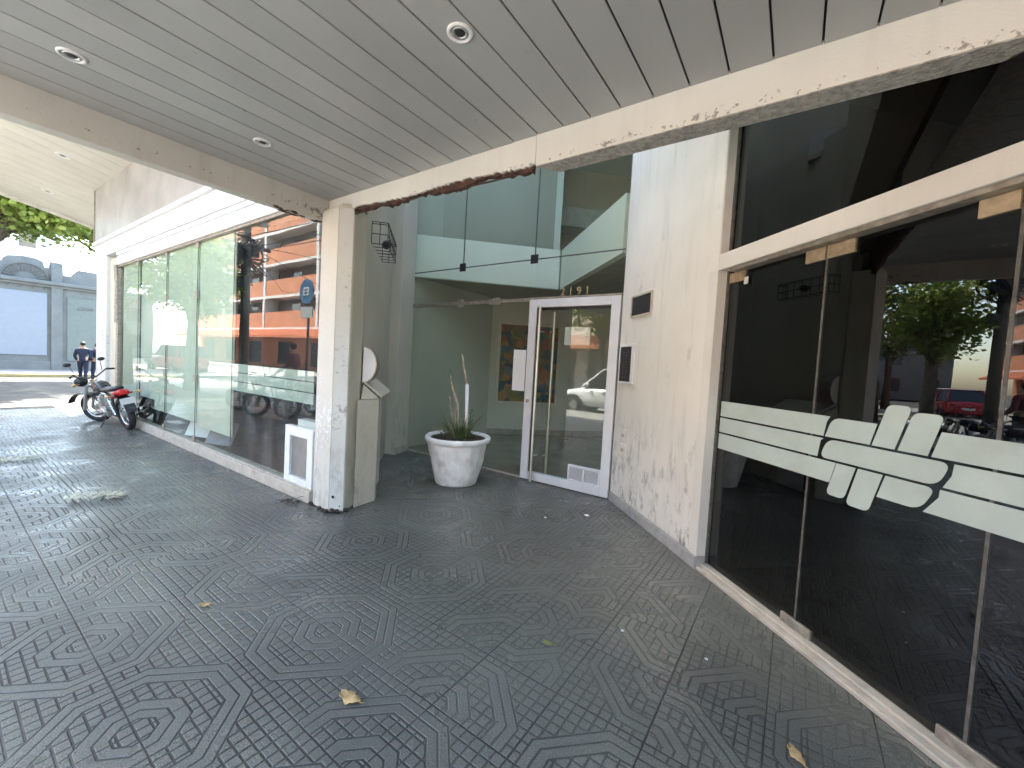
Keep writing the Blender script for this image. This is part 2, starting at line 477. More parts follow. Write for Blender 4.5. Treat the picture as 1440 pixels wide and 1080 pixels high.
M['cloth_maroon'] = mat('cloth_maroon', (.13, .025, .035), .85)
M['cloth_dark'] = mat('cloth_dark', (.02, .022, .03), .85)
M['hair'] = mat('hair', (.012, .01, .01), .7)
M['shoe'] = mat('shoe', (.03, .03, .03), .6)
def leafmat(name, a, b_, obj=True):
    m, t, b = nodes(name)
    c = coords(t, obj=obj)
    out = mixc(t, ramp(t, noise(t, c, 1.2, 3), .35, .65), a, b_)
    t.links.new(out, b.inputs['Base Color']); b.inputs['Roughness'].default_value = .5
    tl = N(t, 'BsdfTranslucent'); t.links.new(out, tl.inputs[0])
    mx = N(t, 'MixShader'); mx.inputs[0].default_value = .4
    t.links.new(b.outputs[0], mx.inputs[1]); t.links.new(tl.outputs[0], mx.inputs[2])
    t.links.new(mx.outputs[0], t.nodes['Material Output'].inputs[0])
    return m
M['foliage'] = leafmat('foliage', (.10, .165, .028), (.25, .30, .065))
M['foliage_dark'] = leafmat('foliage_dark', (.03, .06, .018), (.07, .11, .03))
def painting_mat():
    m, t, b = nodes('painting_canvas')
    c = coords(t)
    v = N(t, 'TexVoronoi'); v.inputs['Scale'].default_value = 8.5
    ds = N(t, 'Mix', data_type='VECTOR'); ds.inputs[0].default_value = .25
    n2 = N(t, 'TexNoise'); n2.inputs['Scale'].default_value = 3; t.links.new(c, n2.inputs['Vector'])
    t.links.new(c, ds.inputs[4]); t.links.new(n2.outputs[1], ds.inputs[5]); t.links.new(ds.outputs[1], v.inputs['Vector'])
    cr = N(t, 'ValToRGB'); e = cr.color_ramp.elements
    e[0].position = 0; e[0].color = (.02, .06, .10, 1); e[1].position = 1; e[1].color = (.04, .05, .06, 1)
    for p, q in ((.25, (.40, .26, .04, 1)), (.42, (.30, .06, .04, 1)), (.58, (.10, .16, .05, 1)), (.72, (.45, .22, .05, 1)), (.86, (.03, .14, .22, 1))):
        k = e.new(p); k.color = q
    hs = N(t, 'SeparateColor'); t.links.new(v.outputs['Color'], hs.inputs[0]); t.links.new(hs.outputs[0], cr.inputs[0])
    t.links.new(cr.outputs[0], b.inputs['Base Color']); b.inputs['Roughness'].default_value = .5
    return m
M['painting'] = painting_mat()

def rp(s, c):                # point on the 45 degree line x+y=c at arc s
    return ((c + s * RT) / 2, (c - s * RT) / 2)
DRz = math.radians(-45)      # local frame: +x runs along (1,-1)/sqrt2, +y runs into the building
def rframe(s, c, z=0):
    x, y = rp(s, c)
    return Matrix.Translation((x, y, z)) @ Matrix.Rotation(DRz, 4, 'Z')
def hull_text(name, body, size, m, parent, mw, depth=.004, align='CENTER'):
    cu = bpy.data.curves.new(name, 'FONT'); cu.body = body; cu.size = size; cu.extrude = depth; cu.align_x = align
    tmp = bpy.data.objects.new(name, cu); COL.objects.link(tmp)
    dg = bpy.context.evaluated_depsgraph_get()
    me = bpy.data.meshes.new_from_object(tmp.evaluated_get(dg))
    bpy.data.objects.remove(tmp)
    me.materials.clear(); me.materials.append(m)
    me.transform(mw)
    o = bpy.data.objects.new(name, me); COL.objects.link(o); o.parent = parent
    return o

# ================================================================== SETTING
def sheet(name, x0, x1, y0, y1, z, m):
    b = MB(); b.face([(x0, y0, z), (x1, y0, z), (x1, y1, z), (x0, y1, z)])
    return struct(b.build(name, m))
b = MB(); b.box(-400, 400, -400, 400, -1.0, -.13); struct(b.build('road', M['asphalt']))
sheet('bounce_road', -21.0, 60, -11.55, -4.3, -.126, mat('bounce_concrete', (.27, .265, .25), .85, vary=.2, scale=.8, dirt=(.2, .19, .17), dirt_amt=.5, bmp=.2))  # pale road sheet added to bounce sunlight up under the canopy
sheet('bounce_strip', -13.2, 12, -4.09, -1.05, .004, mat('bounce_paver', (.30, .285, .26), .8, vary=.15, scale=2, dirt=(.25, .23, .2), dirt_amt=.5))  # added pale strip, throws more sunlight onto the soffit and walls
sheet('dark_corner_sheet', -21.49, -13.3, -1.0, 30, .004, mat('darkened_pavement', (.060, .058, .056), .9, vary=.35, scale=2.2, dirt=(.12, .11, .10), dirt_amt=.6, bmp=.5, spec=.15))  # dark matt sheet added over the tiles to tone down outdoor glare
# near pavement: slab with kerb, cut out behind the facade line for the buildings
b = MB(); b.box(-21.5, 12, -4.1, 9.2, -.129, 0); struct(b.build('sidewalk', M['tile']))
b = MB(); b.box(-21.65, 12, -4.25, -4.102, -.129, .004); b.box(-21.65, -21.502, -4.098, 30, -.129, .004)
struct(b.build('kerb', M['concrete'], bevel=.01))
b = MB(); b.box(-40, -26.2, -13, 60, -.129, -.002); struct(b.build('far_pavement', M['concrete']))
b = MB(); b.box(-26.2, -26.0, -3, 9.5, -.129, .01); struct(b.build('far_kerb', M['kerb_yellow'], bevel=.01))
b = MB(); b.box(-90, 60, -14.6, -11.6, -.129, 0.0); struct(b.build('opposite_pavement', M['concrete']))
b = MB()
for i in range(8): b.box(-25.4 + i * .0, -22.2, -2.9 + i * .0, -2.4, -.13, -.125) if i == 0 else None
for i in range(7):
    b.box(-22.3 - i * .55 - .28, -22.3 - i * .55, -4.0, -1.2, -.13, -.126)
struct(b.build('road_markings', M['white_line']))

# ================================================================== CANOPY OVER THE CAMERA
canopy = thing('canopy', 'grey slatted soffit canopy over the pavement with chipped cream edge beams', 'canopy', (-1, 1, 3.0))
def inroot(o, root):
    o.parent = root; o.matrix_parent_inverse = Matrix.Translation(root.location).inverted(); return o
def P(mb, name, m, root, **k):
    o = mb.build(name, m, None, **k); o.parent = root
    o.matrix_parent_inverse = (Matrix.Translation(root.location) @ root.rotation_euler.to_matrix().to_4x4()).inverted()
    return o
SP = .1845
b = MB()
x = -.010 - SP * 21
edges = [-3.878] + [(-.010 + SP * k) for k in range(-20, 16)]
for a, c in zip(edges, edges[1:]):
    if c - a < .03: continue
    dz = random.uniform(-.0012, .0012)
    b.prism([(a + .0046, 3.001 + dz), (c - .0046, 3.001 + dz), (c - .0046, 3.012), (c - .010, 3.016), (a + .010, 3.016), (a + .0046, 3.012)], -.35, 2.298,
            Matrix(((1, 0, 0, 0), (0, 0, 1, 0), (0, 1, 0, 0), (0, 0, 0, 1))))
P(b, 'soffit_panels', M['soffit'], canopy, bevel=.0022)
b = MB(); b.box(-3.878, 2.85, -.35, 2.298, 3.02, 3.06); P(b, 'backing', M['soffit_gap'], canopy)
b = MB(); b.box(-4.0, 2.9, -.45, 2.44, 3.2, 3.30); P(b, 'roof_slab', M['concrete'], canopy)
b = MB(); b.box(-4.0, 2.9, -.47, -.352, 2.93, 3.198); P(b, 'front_edge', M['cream_beam'], canopy)
# side beam (runs from the street to the facade)
b = MB(); b.box(-3.985, -3.88, -.352, 2.298, 2.788, 3.198); P(b, 'side_beam', M['side_beam'], canopy, bevel=.004)
XZ = Matrix(((1, 0, 0, 0), (0, 0, 1, 0), (0, 1, 0, 0), (0, 0, 0, 1)))   # (x,z,depth) -> world
# entrance beam, sound stretch on the right
b = MB()
b.prism([(-1.50, 2.300), (2.9, 2.300), (2.9, 2.44), (-1.40, 2.44)], 2.807, 3.198)
P(b, 'entrance_beam', M['cream_beam'], canopy, bevel=.004)
b = MB(); b.prism([(-1.492, 2.303), (2.9, 2.303), (2.9, 2.437), (-1.396, 2.437)], 2.801, 2.808); P(b, 'bare_underside', M['rough_concrete'], canopy)
# broken stretch on the left: ragged plaster skin over bare brick
rnd = random.Random(3)
poly = [(-3.878, 3.198)]
bot = []
xx = -3.878
while xx < -1.503:
    t = (xx + 3.878) / 2.375
    bot.append((xx, 2.872 - .045 * t + .010 * math.sin(xx * 5.1) + rnd.uniform(-.009, .009)))
    xx += rnd.uniform(.008, .028)
bot.append((-1.502, 2.822))
b = MB(); b.prism([(-3.878, 3.198)] + bot + [(-1.502, 3.198)], 2.300, 2.318, XZ); P(b, 'broken_render', M['cream_beam'], canopy)
bot = []; xx = -3.86
while xx < -1.51:
    t = (xx + 3.878) / 2.375
    bot.append((xx, 2.845 - .042 * t + .012 * math.sin(xx * 9) + rnd.uniform(-.016, .016))); xx += rnd.uniform(.012, .05)
b = MB(); b.prism([(-3.86, 3.19)] + bot + [(-1.506, 3.19)], 2.3185, 2.36, XZ); P(b, 'bare_brick', M['brick_raw'], canopy)
b = MB()
for k in range(26):     # rusted bar ends and soot-black broken lumps along the break
    xx = rnd.choice([rnd.uniform(-3.85, -3.3), rnd.uniform(-2.5, -1.55), rnd.uniform(-2.9, -2.2)])
    t = (xx + 3.878) / 2.375
    b.ball((xx, 2.335, 2.848 - .042 * t), rnd.uniform(.008, .018), (rnd.uniform(1, 2.6), .9, .7), 1)
P(b, 'broken_edge', M['rust'], canopy)
for xa, xb_ in ((-3.84, -3.2), (-2.3, -1.52)):
    b = MB(); b.tube([(xa, 2.328, 2.838 - .042 * (xa + 3.878) / 2.375), ((xa + xb_) / 2, 2.326, 2.830 - .042 * ((xa + xb_) / 2 + 3.878) / 2.375), (xb_, 2.330, 2.836 - .042 * (xb_ + 3.878) / 2.375)], .006, 6)
    P(b, 'rusted_bar', M['rust'], canopy)
b = MB()
for k in range(22):
    yy = rnd.uniform(1.75, 2.29)
    b.ball((-3.93 + rnd.uniform(-.04, .045), yy, 2.788), rnd.uniform(.010, .022), (1.2, 1.8, .5), 1)
P(b, 'broken_corner', M['rust'], canopy)

def downlight(x, y, z, label, tilt=None):
    t = thing('recessed_light', label, 'ceiling light', (x, y, z), 0, 'recessed canopy lights')
    b = MB(); b.lathe([(.060, .002), (.060, -.004), (.054, -.008), (.046, -.008), (.042, -.003), (.040, .0)], 36); b.build('trim_ring', M['white_metal'], t, smooth=True)
    b = MB(); b.lathe([(.039, -.0005), (.036, -.006), (.030, -.007), (.026, -.002), (.024, .0)], 32); b.build('inner_ring', M['alu'], t, smooth=True)
    b = MB(); b.lathe([(.0235, -.0008), (.020, -.004), (.010, -.005), (.002, -.005)], 24); b.build('lamp', M['black_plastic'], t, smooth=True)
    if tilt: t.rotation_euler = tilt
    return t
downlight(-1.374, 1.415, 3.0, 'round recessed light in grey soffit nearest the entrance beam, seen almost full face')
downlight(-3.262, .470, 3.0, 'round recessed light in grey soffit at far left, nearest the street')
downlight(-3.276, 1.420, 3.0, 'small round recessed light in grey soffit near the column corner')

# ================================================================== LEFT SHOP
shop = thing('corner_shop', 'cream shop front with marble fascia, raised shutter and tall pale green glass', 'shop', (-8, 2.3, 0))
b = MB(); b.box(-11.2, -3.9, 2.205, 2.36, 0.001, .125); b.box(-11.2, -3.9, 2.225, 2.25, .125, .14)
P(b, 'sill', M['stone_sill'], shop, bevel=.006)
b = MB(); b.box(-12.72, -4.0, 2.20, 2.5, 3.62, 5.6); P(b, 'fascia', M['marble'], shop)
b = MB(); b.box(-12.78, -12.722, 2.185, 2.5, 3.62, 5.0); P(b, 'end_trim', M['dull_steel'], shop)
b = MB()
b.box(-12.72, -4.0, 2.15, 2.5, 3.55, 3.618)
b.box(-12.72, -4.0, 2.195, 2.5, 3.27, 3.548)
P(b, 'ledge', M['white_metal'], shop, bevel=.008)
b = MB()
for z0, z1, y in ((3.20, 3.268, 2.215), (3.135, 3.195, 2.225), (3.02, 3.13, 2.222)):
    b.box(-11.1, -3.9, y, 2.42, z0, z1)
P(b, 'rolled_shutter', M['white_metal'], shop, bevel=.012)
b = MB(); b.box(-11.1, -3.9, 2.245, 2.40, 2.985, 3.018); P(b, 'shutter_rail', M['dull_steel'], shop)
b = MB(); b.box(-12.55, -11.75, 2.20, 2.55, 0.001, 3.27); P(b, 'post', M['column_white'], shop, bevel=.01)
b = MB(); b.box(-11.748, -11.2, 2.26, 2.55, 0.001, 3.20); P(b, 'shutter_guide', M['beige'], shop, bevel=.01)
b = MB(); b.box(-11.198, -11.05, 2.24, 2.30, .14, 3.05); b.tube([(-11.12, 2.215, 3.02), (-11.12, 2.235, 2.6), (-11.14, 2.235, 1.9)], .035, 8); P(b, 'guide_rail', M['dull_steel'], shop)
xs = [-11.05, -9.92, -8.42, -7.13, -5.93, -3.9]
for i, (a, c) in enumerate(zip(xs, xs[1:])):
    b = MB(); b.box(a + .006, c - .006, 2.275, 2.285, .141, 3.01); P(b, 'pane', M['glass_shop'], shop)
for xx in xs[1:-1]:
    b = MB(); b.box(xx - .0055, xx + .0055, 2.276, 2.284, .142, 3.0); P(b, 'seam', M['seal'], shop)
for xx in xs[1:4]:
    for zz in (.17, 1.05, 2.25, 2.95):
        b = MB(); b.box(xx - .045, xx + .045, 2.262, 2.2745, zz - .05, zz + .05); P(b, 'clamp', M['dull_steel'], shop, bevel=.004)
b = MB()
for z0, z1 in ((.98, 1.092), (1.102, 1.205), (1.215, 1.32)):
    b.box(-5.92, -4.02, 2.286, 2.288, z0, z1)
P(b, 'frosted_band', M['film'], shop)
b = MB()
for a, c, z in ((-10.95, -9.95, .42), (-9.0, -8.45, .40), (-8.40, -7.15, .40), (-7.11, -5.95, .36)):
    b.box(a, c, 2.30, 2.315, z, 3.2)
P(b, 'blind', M['blind'], shop)
b = MB(); b.box(-9.94, -9.02, 2.33, 2.34, .55, 3.2); P(b, 'blind_recessed', M['blind'], shop)
b = MB(); b.prism([(-11.2, 2.41), (-3.92, 2.41), (-3.92, 2.62), (-5.43, 4.13), (-5.55, 4.99), (-11.2, 4.99)], .02, .06); P(b, 'shop_floor', M['shop_floor'], shop)
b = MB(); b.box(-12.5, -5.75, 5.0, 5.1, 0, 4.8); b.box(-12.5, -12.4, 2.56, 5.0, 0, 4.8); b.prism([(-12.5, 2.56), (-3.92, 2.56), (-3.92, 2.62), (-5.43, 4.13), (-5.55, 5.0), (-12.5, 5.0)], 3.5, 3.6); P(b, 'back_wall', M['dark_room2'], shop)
# unseen upper storeys added to shade the pavement and block mirrored sky
b = MB(); b.prism([(-12.72, 2.6), (-4.05, 2.6), (-5.55, 4.13), (-5.55, 12), (-12.72, 12)], 4.85, 8.4); P(b, 'upper_wall', M['beige'], shop)
# window display boards leaning low behind the glass
for i, (xx, c) in enumerate(((-7.55, 'paper'), (-6.75, 'far_panel'))):
    b = MB(); b.box(-.24, .24, -.01, .01, 0, .34)
    o = b.build('display_board', M[c], None); o.location = (xx, 2.44, .12); o.rotation_euler = (math.radians(-24), 0, math.radians(18))
    tag(o, ('white board leaning low behind the shop glass, farther from the column', 'pale blue board leaning low behind the shop glass, nearer the column')[i], 'board', 'boards leaning in the shop window')

# cream canopy of the shop (rises toward the street)
can2 = thing('shop_canopy', 'bright cream sloping canopy of wide boards over the shop pavement', 'canopy', (-10, 1.5, 4.9))
SL = .21
def cz(y): return 4.75 + SL * (2.2 - y)
b = MB()
k = 0
xx = -16.0
while xx < -4.02:
    x1 = min(xx + .42, -4.0)
    v = []
    for z_ in (0, .05):
        for yy in (-.6, 3.1):
            for q in (xx + .006, x1 - .006):
                v.append(b.b.verts.new((q, yy, cz(yy) + z_)))
    for f in ((0, 2, 3, 1), (4, 5, 7, 6), (0, 1, 5, 4), (2, 6, 7, 3), (0, 4, 6, 2), (1, 3, 7, 5)):
        b.b.faces.new([v[i] for i in f])
    xx += .42
P(b, 'soffit_boards', M['canopy_cream'], can2)
def slab(x0, x1, y0, y1, d0, d1):
    b = MB(); v = []
    for z_ in (d0, d1):
        for yy in (y0, y1):
            for q in (x0, x1): v.append(b.b.verts.new((q, yy, cz(yy) + z_)))
    for f in ((0, 2, 3, 1), (4, 5, 7, 6), (0, 1, 5, 4), (2, 6, 7, 3), (0, 4, 6, 2), (1, 3, 7, 5)):
        b.b.faces.new([v[i] for i in f])
    return b
P(slab(-16.0, -4.0, -.6, 3.1, .053, .30), 'roof_slab', M['slab_white'], can2)
P(slab(-16.10, -16.002, -.7, 3.1, -.07, .30), 'end_edge', M['slab_white'], can2)
P(slab(-16.0, -4.0, -.7, -.602, -.07, .30), 'front_edge', M['slab_white'], can2)
tl = (math.atan(SL) * -1, 0, 0)
downlight(-11.41, 1.535, cz(1.535), 'recessed light in bright cream canopy, nearer the marble fascia', tl).scale = (1.7, 1.7, 1)
downlight(-14.33, 1.70, cz(1.70), 'recessed light in bright cream canopy, nearer its far end', tl).scale = (1.7, 1.7, 1)

# air vent box low in the shop glass, beside the column
vent = thing('vent_box', 'white framed metal mesh vent box set low in shop glass beside the column', 'vent', (-4.2, 2.27, .13))
b = MB()
for x0, x1, z0, z1 in ((-4.46, -4.36, .13, .73), (-4.02, -3.92, .13, .73), (-4.36, -4.02, .13, .20), (-4.36, -4.02, .63, .73)):
    b.box(x0, x1, 2.235, 2.30, z0, z1)
P(b, 'frame', M['white_metal'], vent, bevel=.004)
b = MB()
for i in range(20): b.box(-4.357 + i * .0169, -4.347 + i * .0169, 2.262, 2.266, .202, .628)
for i in range(24): b.box(-4.357, -4.023, 2.2665, 2.27, .206 + i * .0177, .213 + i * .0177)
P(b, 'mesh', M['alu'], vent)
b = MB(); b.box(-4.36, -4.02, 2.275, 2.30, .2, .63); P(b, 'filter', M['far_panel'], vent)
b = MB(); b.box(-4.33, -3.90, 2.30, 2.40, .73, .80); P(b, 'lid', M['white_metal'], vent, bevel=.004)

# ================================================================== COLUMN AND RECESS SIDE
colm = thing('column', 'flaking white and cream column at the corner of the entrance recess', 'column', (-3.65, 2.35, 0))
b = MB(); b.prism([(-3.85, 2.245), (-3.55, 2.225), (-3.478, 2.325), (-3.59, 2.53), (-3.88, 2.53), (-3.88, 2.245)], 0.0, 2.90)
P(b, 'shaft', M['beige'], colm, bevel=.012)
b = MB(); b.prism([(-3.858, 2.222), (-3.553, 2.202), (-3.553, 2.222), (-3.858, 2.242)], .012, 2.86); P(b, 'street_face', M['column'], colm, bevel=.004)
b = MB(); b.prism([(-3.548, 2.206), (-3.474, 2.308), (-3.480, 2.318), (-3.552, 2.219)], .012, 2.86); P(b, 'chamfer_face', M['column_white'], colm, bevel=.003)
b = MB()
for q in ((-3.86, 2.205, .02), (-3.70, 2.20, .015), (-3.575, 2.195, .02), (-3.50, 2.26, .018), (-3.53, 2.225, .03), (-3.64, 2.20, .01), (-3.47, 2.33, .02)):
    b.ball(q, .020, (1.6, 1.0, .9), 2)
P(b, 'broken_foot', M['black_chip'], colm)
b = MB(); b.ball((-3.527, 2.229, .155), .018, (1.3, .45, .75), 2); b.ball((-3.500, 2.266, .30), .004, sub=1); b.ball((-3.49, 2.28, .06), .009, (1, .5, 1), 1)
P(b, 'paint_chip', M['black_chip'], colm)

side = thing('recess_wall', 'cream angled wall and pilaster at the left side of the entrance recess', 'wall', (-4.4, 3.4, 0))
b = MB(); b.prism([(-3.60, 2.535), (-5.22, 4.155), (-5.44, 4.155), (-3.885, 2.60), (-3.885, 2.535)], 0, 4.8); P(b, 'wall_face', M['beige'], side)
b = MB(); b.prism([(-5.222, 4.157), (-5.05, 4.20), (-5.20, 4.60), (-5.5, 4.60), (-5.5, 4.157)], 0, 4.8); P(b, 'pilaster', M['beige'], side, bevel=.006)
b = MB(); b.prism([(-5.05, 4.188), (-5.036, 4.196), (-5.188, 4.606), (-5.202, 4.602)], .001, .11); P(b, 'skirting', M['stone_sill'], side)

mbx = thing('meter_cabinet', 'low cream meter cabinet with sloping lid and dark open gap behind the column', 'cabinet', (-3.7, 2.8, 0))
b = MB(); b.prism([(-3.500, 2.44), (-3.535, 2.715), (-3.60, 2.78), (-3.66, 2.62), (-3.60, 2.50)], .001, 1.07); P(b, 'end_panel', M['beige'], mbx, bevel=.004)
b = MB(); b.prism([(-3.72, 2.83), (-4.02, 3.13), (-4.10, 3.06), (-3.76, 2.70)], .02, 1.04); P(b, 'inner_box', M['white_metal'], mbx)
b = MB(); b.prism([(-3.61, 2.775), (-3.715, 2.83), (-3.755, 2.70), (-3.66, 2.64)], .05, 1.0); P(b, 'gap_shade', M['black_chip'], mbx)  # solid black fill, paints the shade inside the open gap
b = MB(); b.prism([(-4.03, 3.13), (-4.10, 3.20), (-4.19, 3.13), (-4.12, 3.05)], .001, .98); P(b, 'far_panel', M['beige'], mbx, bevel=.003)
def quad_slab(pts, th):
    b = MB(); n = (Vector(pts[1]) - Vector(pts[0])).cross(Vector(pts[3]) - Vector(pts[0])).normalized() * th
    b.loft([[Vector(p) for p in pts], [Vector(p) + n for p in pts]]); return b
P(quad_slab([(-3.575, 2.56, 1.235), (-3.525, 2.735, 1.085), (-4.06, 3.27, 1.085), (-4.11, 3.095, 1.235)], .018), 'sloping_lid', M['beige'], mbx)
b = MB(); b.loft([[(-3.56, 2.53, 1.075), (-3.535, 2.715, 1.075), (-3.545, 2.70, 1.09), (-3.565, 2.555, 1.215)], [(-3.58, 2.53, 1.075), (-3.56, 2.715, 1.075), (-3.56, 2.70, 1.09), (-3.585, 2.555, 1.215)]]); P(b, 'lid_cheek', M['beige'], mbx)

hood = thing('phone_hood', 'half round white panel with dark metal rim on wall behind the column', 'phone hood', (-3.58, 2.55, 1.42))
fr = Matrix.Translation((-3.60, 2.555, 1.42)) @ Matrix.Rotation(math.radians(42), 4, 'Z')       # +x out from the wall, +y along it
arc = [(.135 * math.cos(a), .185 * math.sin(a)) for a in [math.radians(-90 + i * 9) for i in range(21)]]
mz = fr @ Matrix(((1, 0, 0, 0), (0, 0, 1, 0), (0, 1, 0, 0), (0, 0, 0, 1)))
b = MB(); b.prism([(x_ * .93, z_ * .95) for x_, z_ in arc], .0, .012, mz); P(b, 'panel', M['white_metal'], hood)
b = MB()
b.loft([[mz @ Vector((x_, z_, -.004)) for x_, z_ in arc] + [mz @ Vector((x_ * .93, z_ * .94, -.004)) for x_, z_ in arc[::-1]],
        [mz @ Vector((x_, z_, .16)) for x_, z_ in arc] + [mz @ Vector((x_ * .93, z_ * .94, .16)) for x_, z_ in arc[::-1]]])
P(b, 'rim', M['dull_steel'], hood)

camr = thing('security_camera', 'small black security camera in a wire cage high on the recess wall', 'camera', (-3.95, 2.95, 2.66))
fr = Matrix.Translation((-3.90, 3.02, 2.76)) @ Matrix.Rotation(math.radians(-45), 4, 'Z')
b = MB(); b.tube([fr @ Vector((.02, 0, .02)), fr @ Vector((.05, -.01, -.01))], [.04, .045], 10); b.ball(fr @ Vector((0, 0, .02)), .052, (1, 1, .9), 2); P(b, 'camera_body', M['black_plastic'], camr, smooth=True)
b = MB()
mw = Matrix.Translation((-3.66, 2.64, 2.66)) @ Matrix.Rotation(math.radians(135), 4, 'Z')    # x along the wall (away), y toward -x.. inward
W_, D_, H_ = .80, .16, .22
def P3(x_, y_, z_): return mw @ Vector((x_, -y_, z_))
for z_ in (0, .1, .2, H_):
    b.tube([P3(0, 0, z_), P3(0, D_, z_), P3(W_, D_, z_), P3(W_, 0, z_)], .0045, 5)
for i in range(7):
    b.tube([P3(i * W_ / 6, D_, 0), P3(i * W_ / 6, D_, H_)], .004, 5); b.tube([P3(i * W_ / 6, 0, 0), P3(i * W_ / 6, D_, 0)], .004, 5)
for y_ in (0, .08, D_):
    for x_ in (0, W_): b.tube([P3(x_, y_, 0), P3(x_, y_, H_)], .004, 5)
P(b, 'wire_cage', M['dark_metal'], camr)

# ================================================================== ENTRANCE WALL, DOOR, LOBBY
YG = 4.6
eg = thing('entrance_glazing', 'tall frameless green tinted lobby glazing with clamp plates beside the white door', 'glazing', (-4, YG, 0))
def pane(x0, x1, z0, z1):
    b = MB(); b.box(x0, x1, YG - .005, YG + .005, z0, z1); P(b, 'pane', M['glass'], eg)
pane(-5.36, -2.95, .02, 2.345)
for x0, x1 in ((-5.36, -4.165), (-4.155, -2.92), (-2.91, -1.70)):
    pane(x0, x1, 2.90, 5.2)
    pane(x0, x1, 2.395, 2.892)
b = MB(); b.box(-5.36, -2.95, YG - .025, YG + .025, 2.347, 2.392); b.box(-2.95, -1.69, YG - .03, YG + .03, 2.375, 2.392); P(b, 'transom_bar', M['dull_steel'], eg)
for xx in (-4.16, -2.915):
    b = MB(); b.box(xx - .006, xx + .006, YG - .007, YG + .007, 2.95, 5.2); P(b, 'seam', M['seal'], eg)
b = MB()
b.box(-5.36, -1.70, YG - .007, YG + .007, 2.890, 2.902); b.box(-5.37, -5.352, YG - .02, YG + .02, .02, 5.2)
P(b, 'seam', M['seal'], eg)
for xx in (-4.16, -2.915):
    b = MB(); b.box(xx - .055, xx + .055, YG - .024, YG - .0075, 2.84, 2.955); P(b, 'clamp_plate', M['black_plastic'], eg, bevel=.003)
for xx in (-4.148, -3.49):
    b = MB(); b.box(xx - .06, xx + .06, YG - .036, YG - .0255, 2.31, 2.42); P(b, 'bar_clamp', M['dull_steel'], eg, bevel=.003)
b = MB(); b.box(-3.60, -3.40, YG - .052, YG - .0365, 2.32, 2.40); P(b, 'lock_case', M['dull_steel'], eg, bevel=.003)
b = MB(); b.box(-5.36, -2.95, YG - .02, YG + .02, .001, .019); P(b, 'floor_channel', M['stone_sill'], eg)
o = MB().box(-3.165, -2.965, YG - .0075, YG - .0055, 1.16, 1.71).build('notice', M['paper']); tag(o, 'blank white paper notice taped to lobby glass left of the door', 'notice')

door = thing('entrance_door', 'white framed glass entrance door with two long steel pull bars', 'door', (-2.3, YG, 0))
b = MB()
DL, DR, DT = -2.93, -1.70, 2.365
b.box(DL, DL + .115, YG - .05, YG + .03, .012, DT); b.box(DR - .11, DR, YG - .05, YG + .03, .012, DT)
b.box(DL + .116, DR - .111, YG - .049, YG + .03, DT - .105, DT); b.box(DL + .116, DR - .111, YG - .049, YG + .03, .012, .115)
P(b, 'frame', M['white_door'], door, bevel=.006)
b = MB()
b.box(DL + .117, DL + .14, YG - .03, YG + .02, .116, DT - .106); b.box(DL + .14, DR - .112, YG - .03, YG + .02, DT - .135, DT - .107); P(b, 'gasket', M['black_plastic'], door)
b = MB(); b.box(DL + .14, DR - .112, YG - .006, YG + .004, .116, DT - .136); P(b, 'pane', M['glass_door'], door)
for xx, yy, z0, z1 in ((-2.715, YG - .13, .02, 2.26), (-2.622, YG + .09, .10, 2.22)):
    b = MB(); b.tube([(xx, yy, z0), (xx, yy, z1)], .019, 14)
    for zz in (.35, 1.95): b.tube([(xx, yy, zz), (xx, YG, zz)], .010, 8)
    P(b, 'pull_bar', M['steel'], door, smooth=False)
b = MB(); b.lathe([(.024, 0), (.024, .012), (.012, .016)], 16, Matrix.Translation((-2.872, YG - .05, 1.045)) @ Matrix.Rotation(math.radians(90), 4, 'X')); P(b, 'lock', M['dull_steel'], door)
b = MB()
VX0, VX1 = -2.235, -1.812
b.box(VX0, VX1, YG - .045, YG - .008, .116, .14); b.box(VX0, VX1, YG - .045, YG - .008, .292, .318)
for xx in (VX0, (VX0 + VX1) / 2 - .012, VX1 - .024): b.box(xx, xx + .024, YG - .044, YG - .008, .1405, .2915)
P(b, 'vent_frame', M['white_door'], door, bevel=.002)
b = MB()
for i in range(11): b.box(VX0 + .02, VX1 - .02, YG - .030, YG - .014, .145 + i * .0136, .150 + i * .0136)
for i in range(24): b.box(VX0 + .025 + i * .0160, VX0 + .029 + i * .0160, YG - .034, YG - .0305, .141, .291)
P(b, 'vent_grille', M['white_metal'], door)
b = MB(); b.box(VX0 + .02, VX1 - .02, YG - .0135, YG - .009, .141, .291); P(b, 'vent_backing', M['far_panel'], door)
b = MB(); b.box(DL + .1, DR, YG - .045, YG + .03, .0015, .010); P(b, 'threshold', M['black_chip'], door)
o = MB().box(-2.415, -2.075, YG + .006, YG + .008, 1.79, 2.012).build('door_notice', M['paper']); tag(o, 'white paper sheet stuck inside the door glass near its top', 'notice')
num = thing('house_number', 'dark metal house number 2191 standing above the white door', 'house number', (-2.3, YG, 2.44))
mt = Matrix.Translation((-2.30, YG - .02, 2.405)) @ Matrix.Rotation(math.radians(90), 4, 'X')
for i, ch in enumerate('2191'):
    o = hull_text('numeral', ch, .135, M['brass_plate'], None, mt @ Matrix.Translation((-.165 + i * .11, 0, 0)), .006); o.parent = num
    o.matrix_parent_inverse = Matrix.Translation(num.location).inverted()

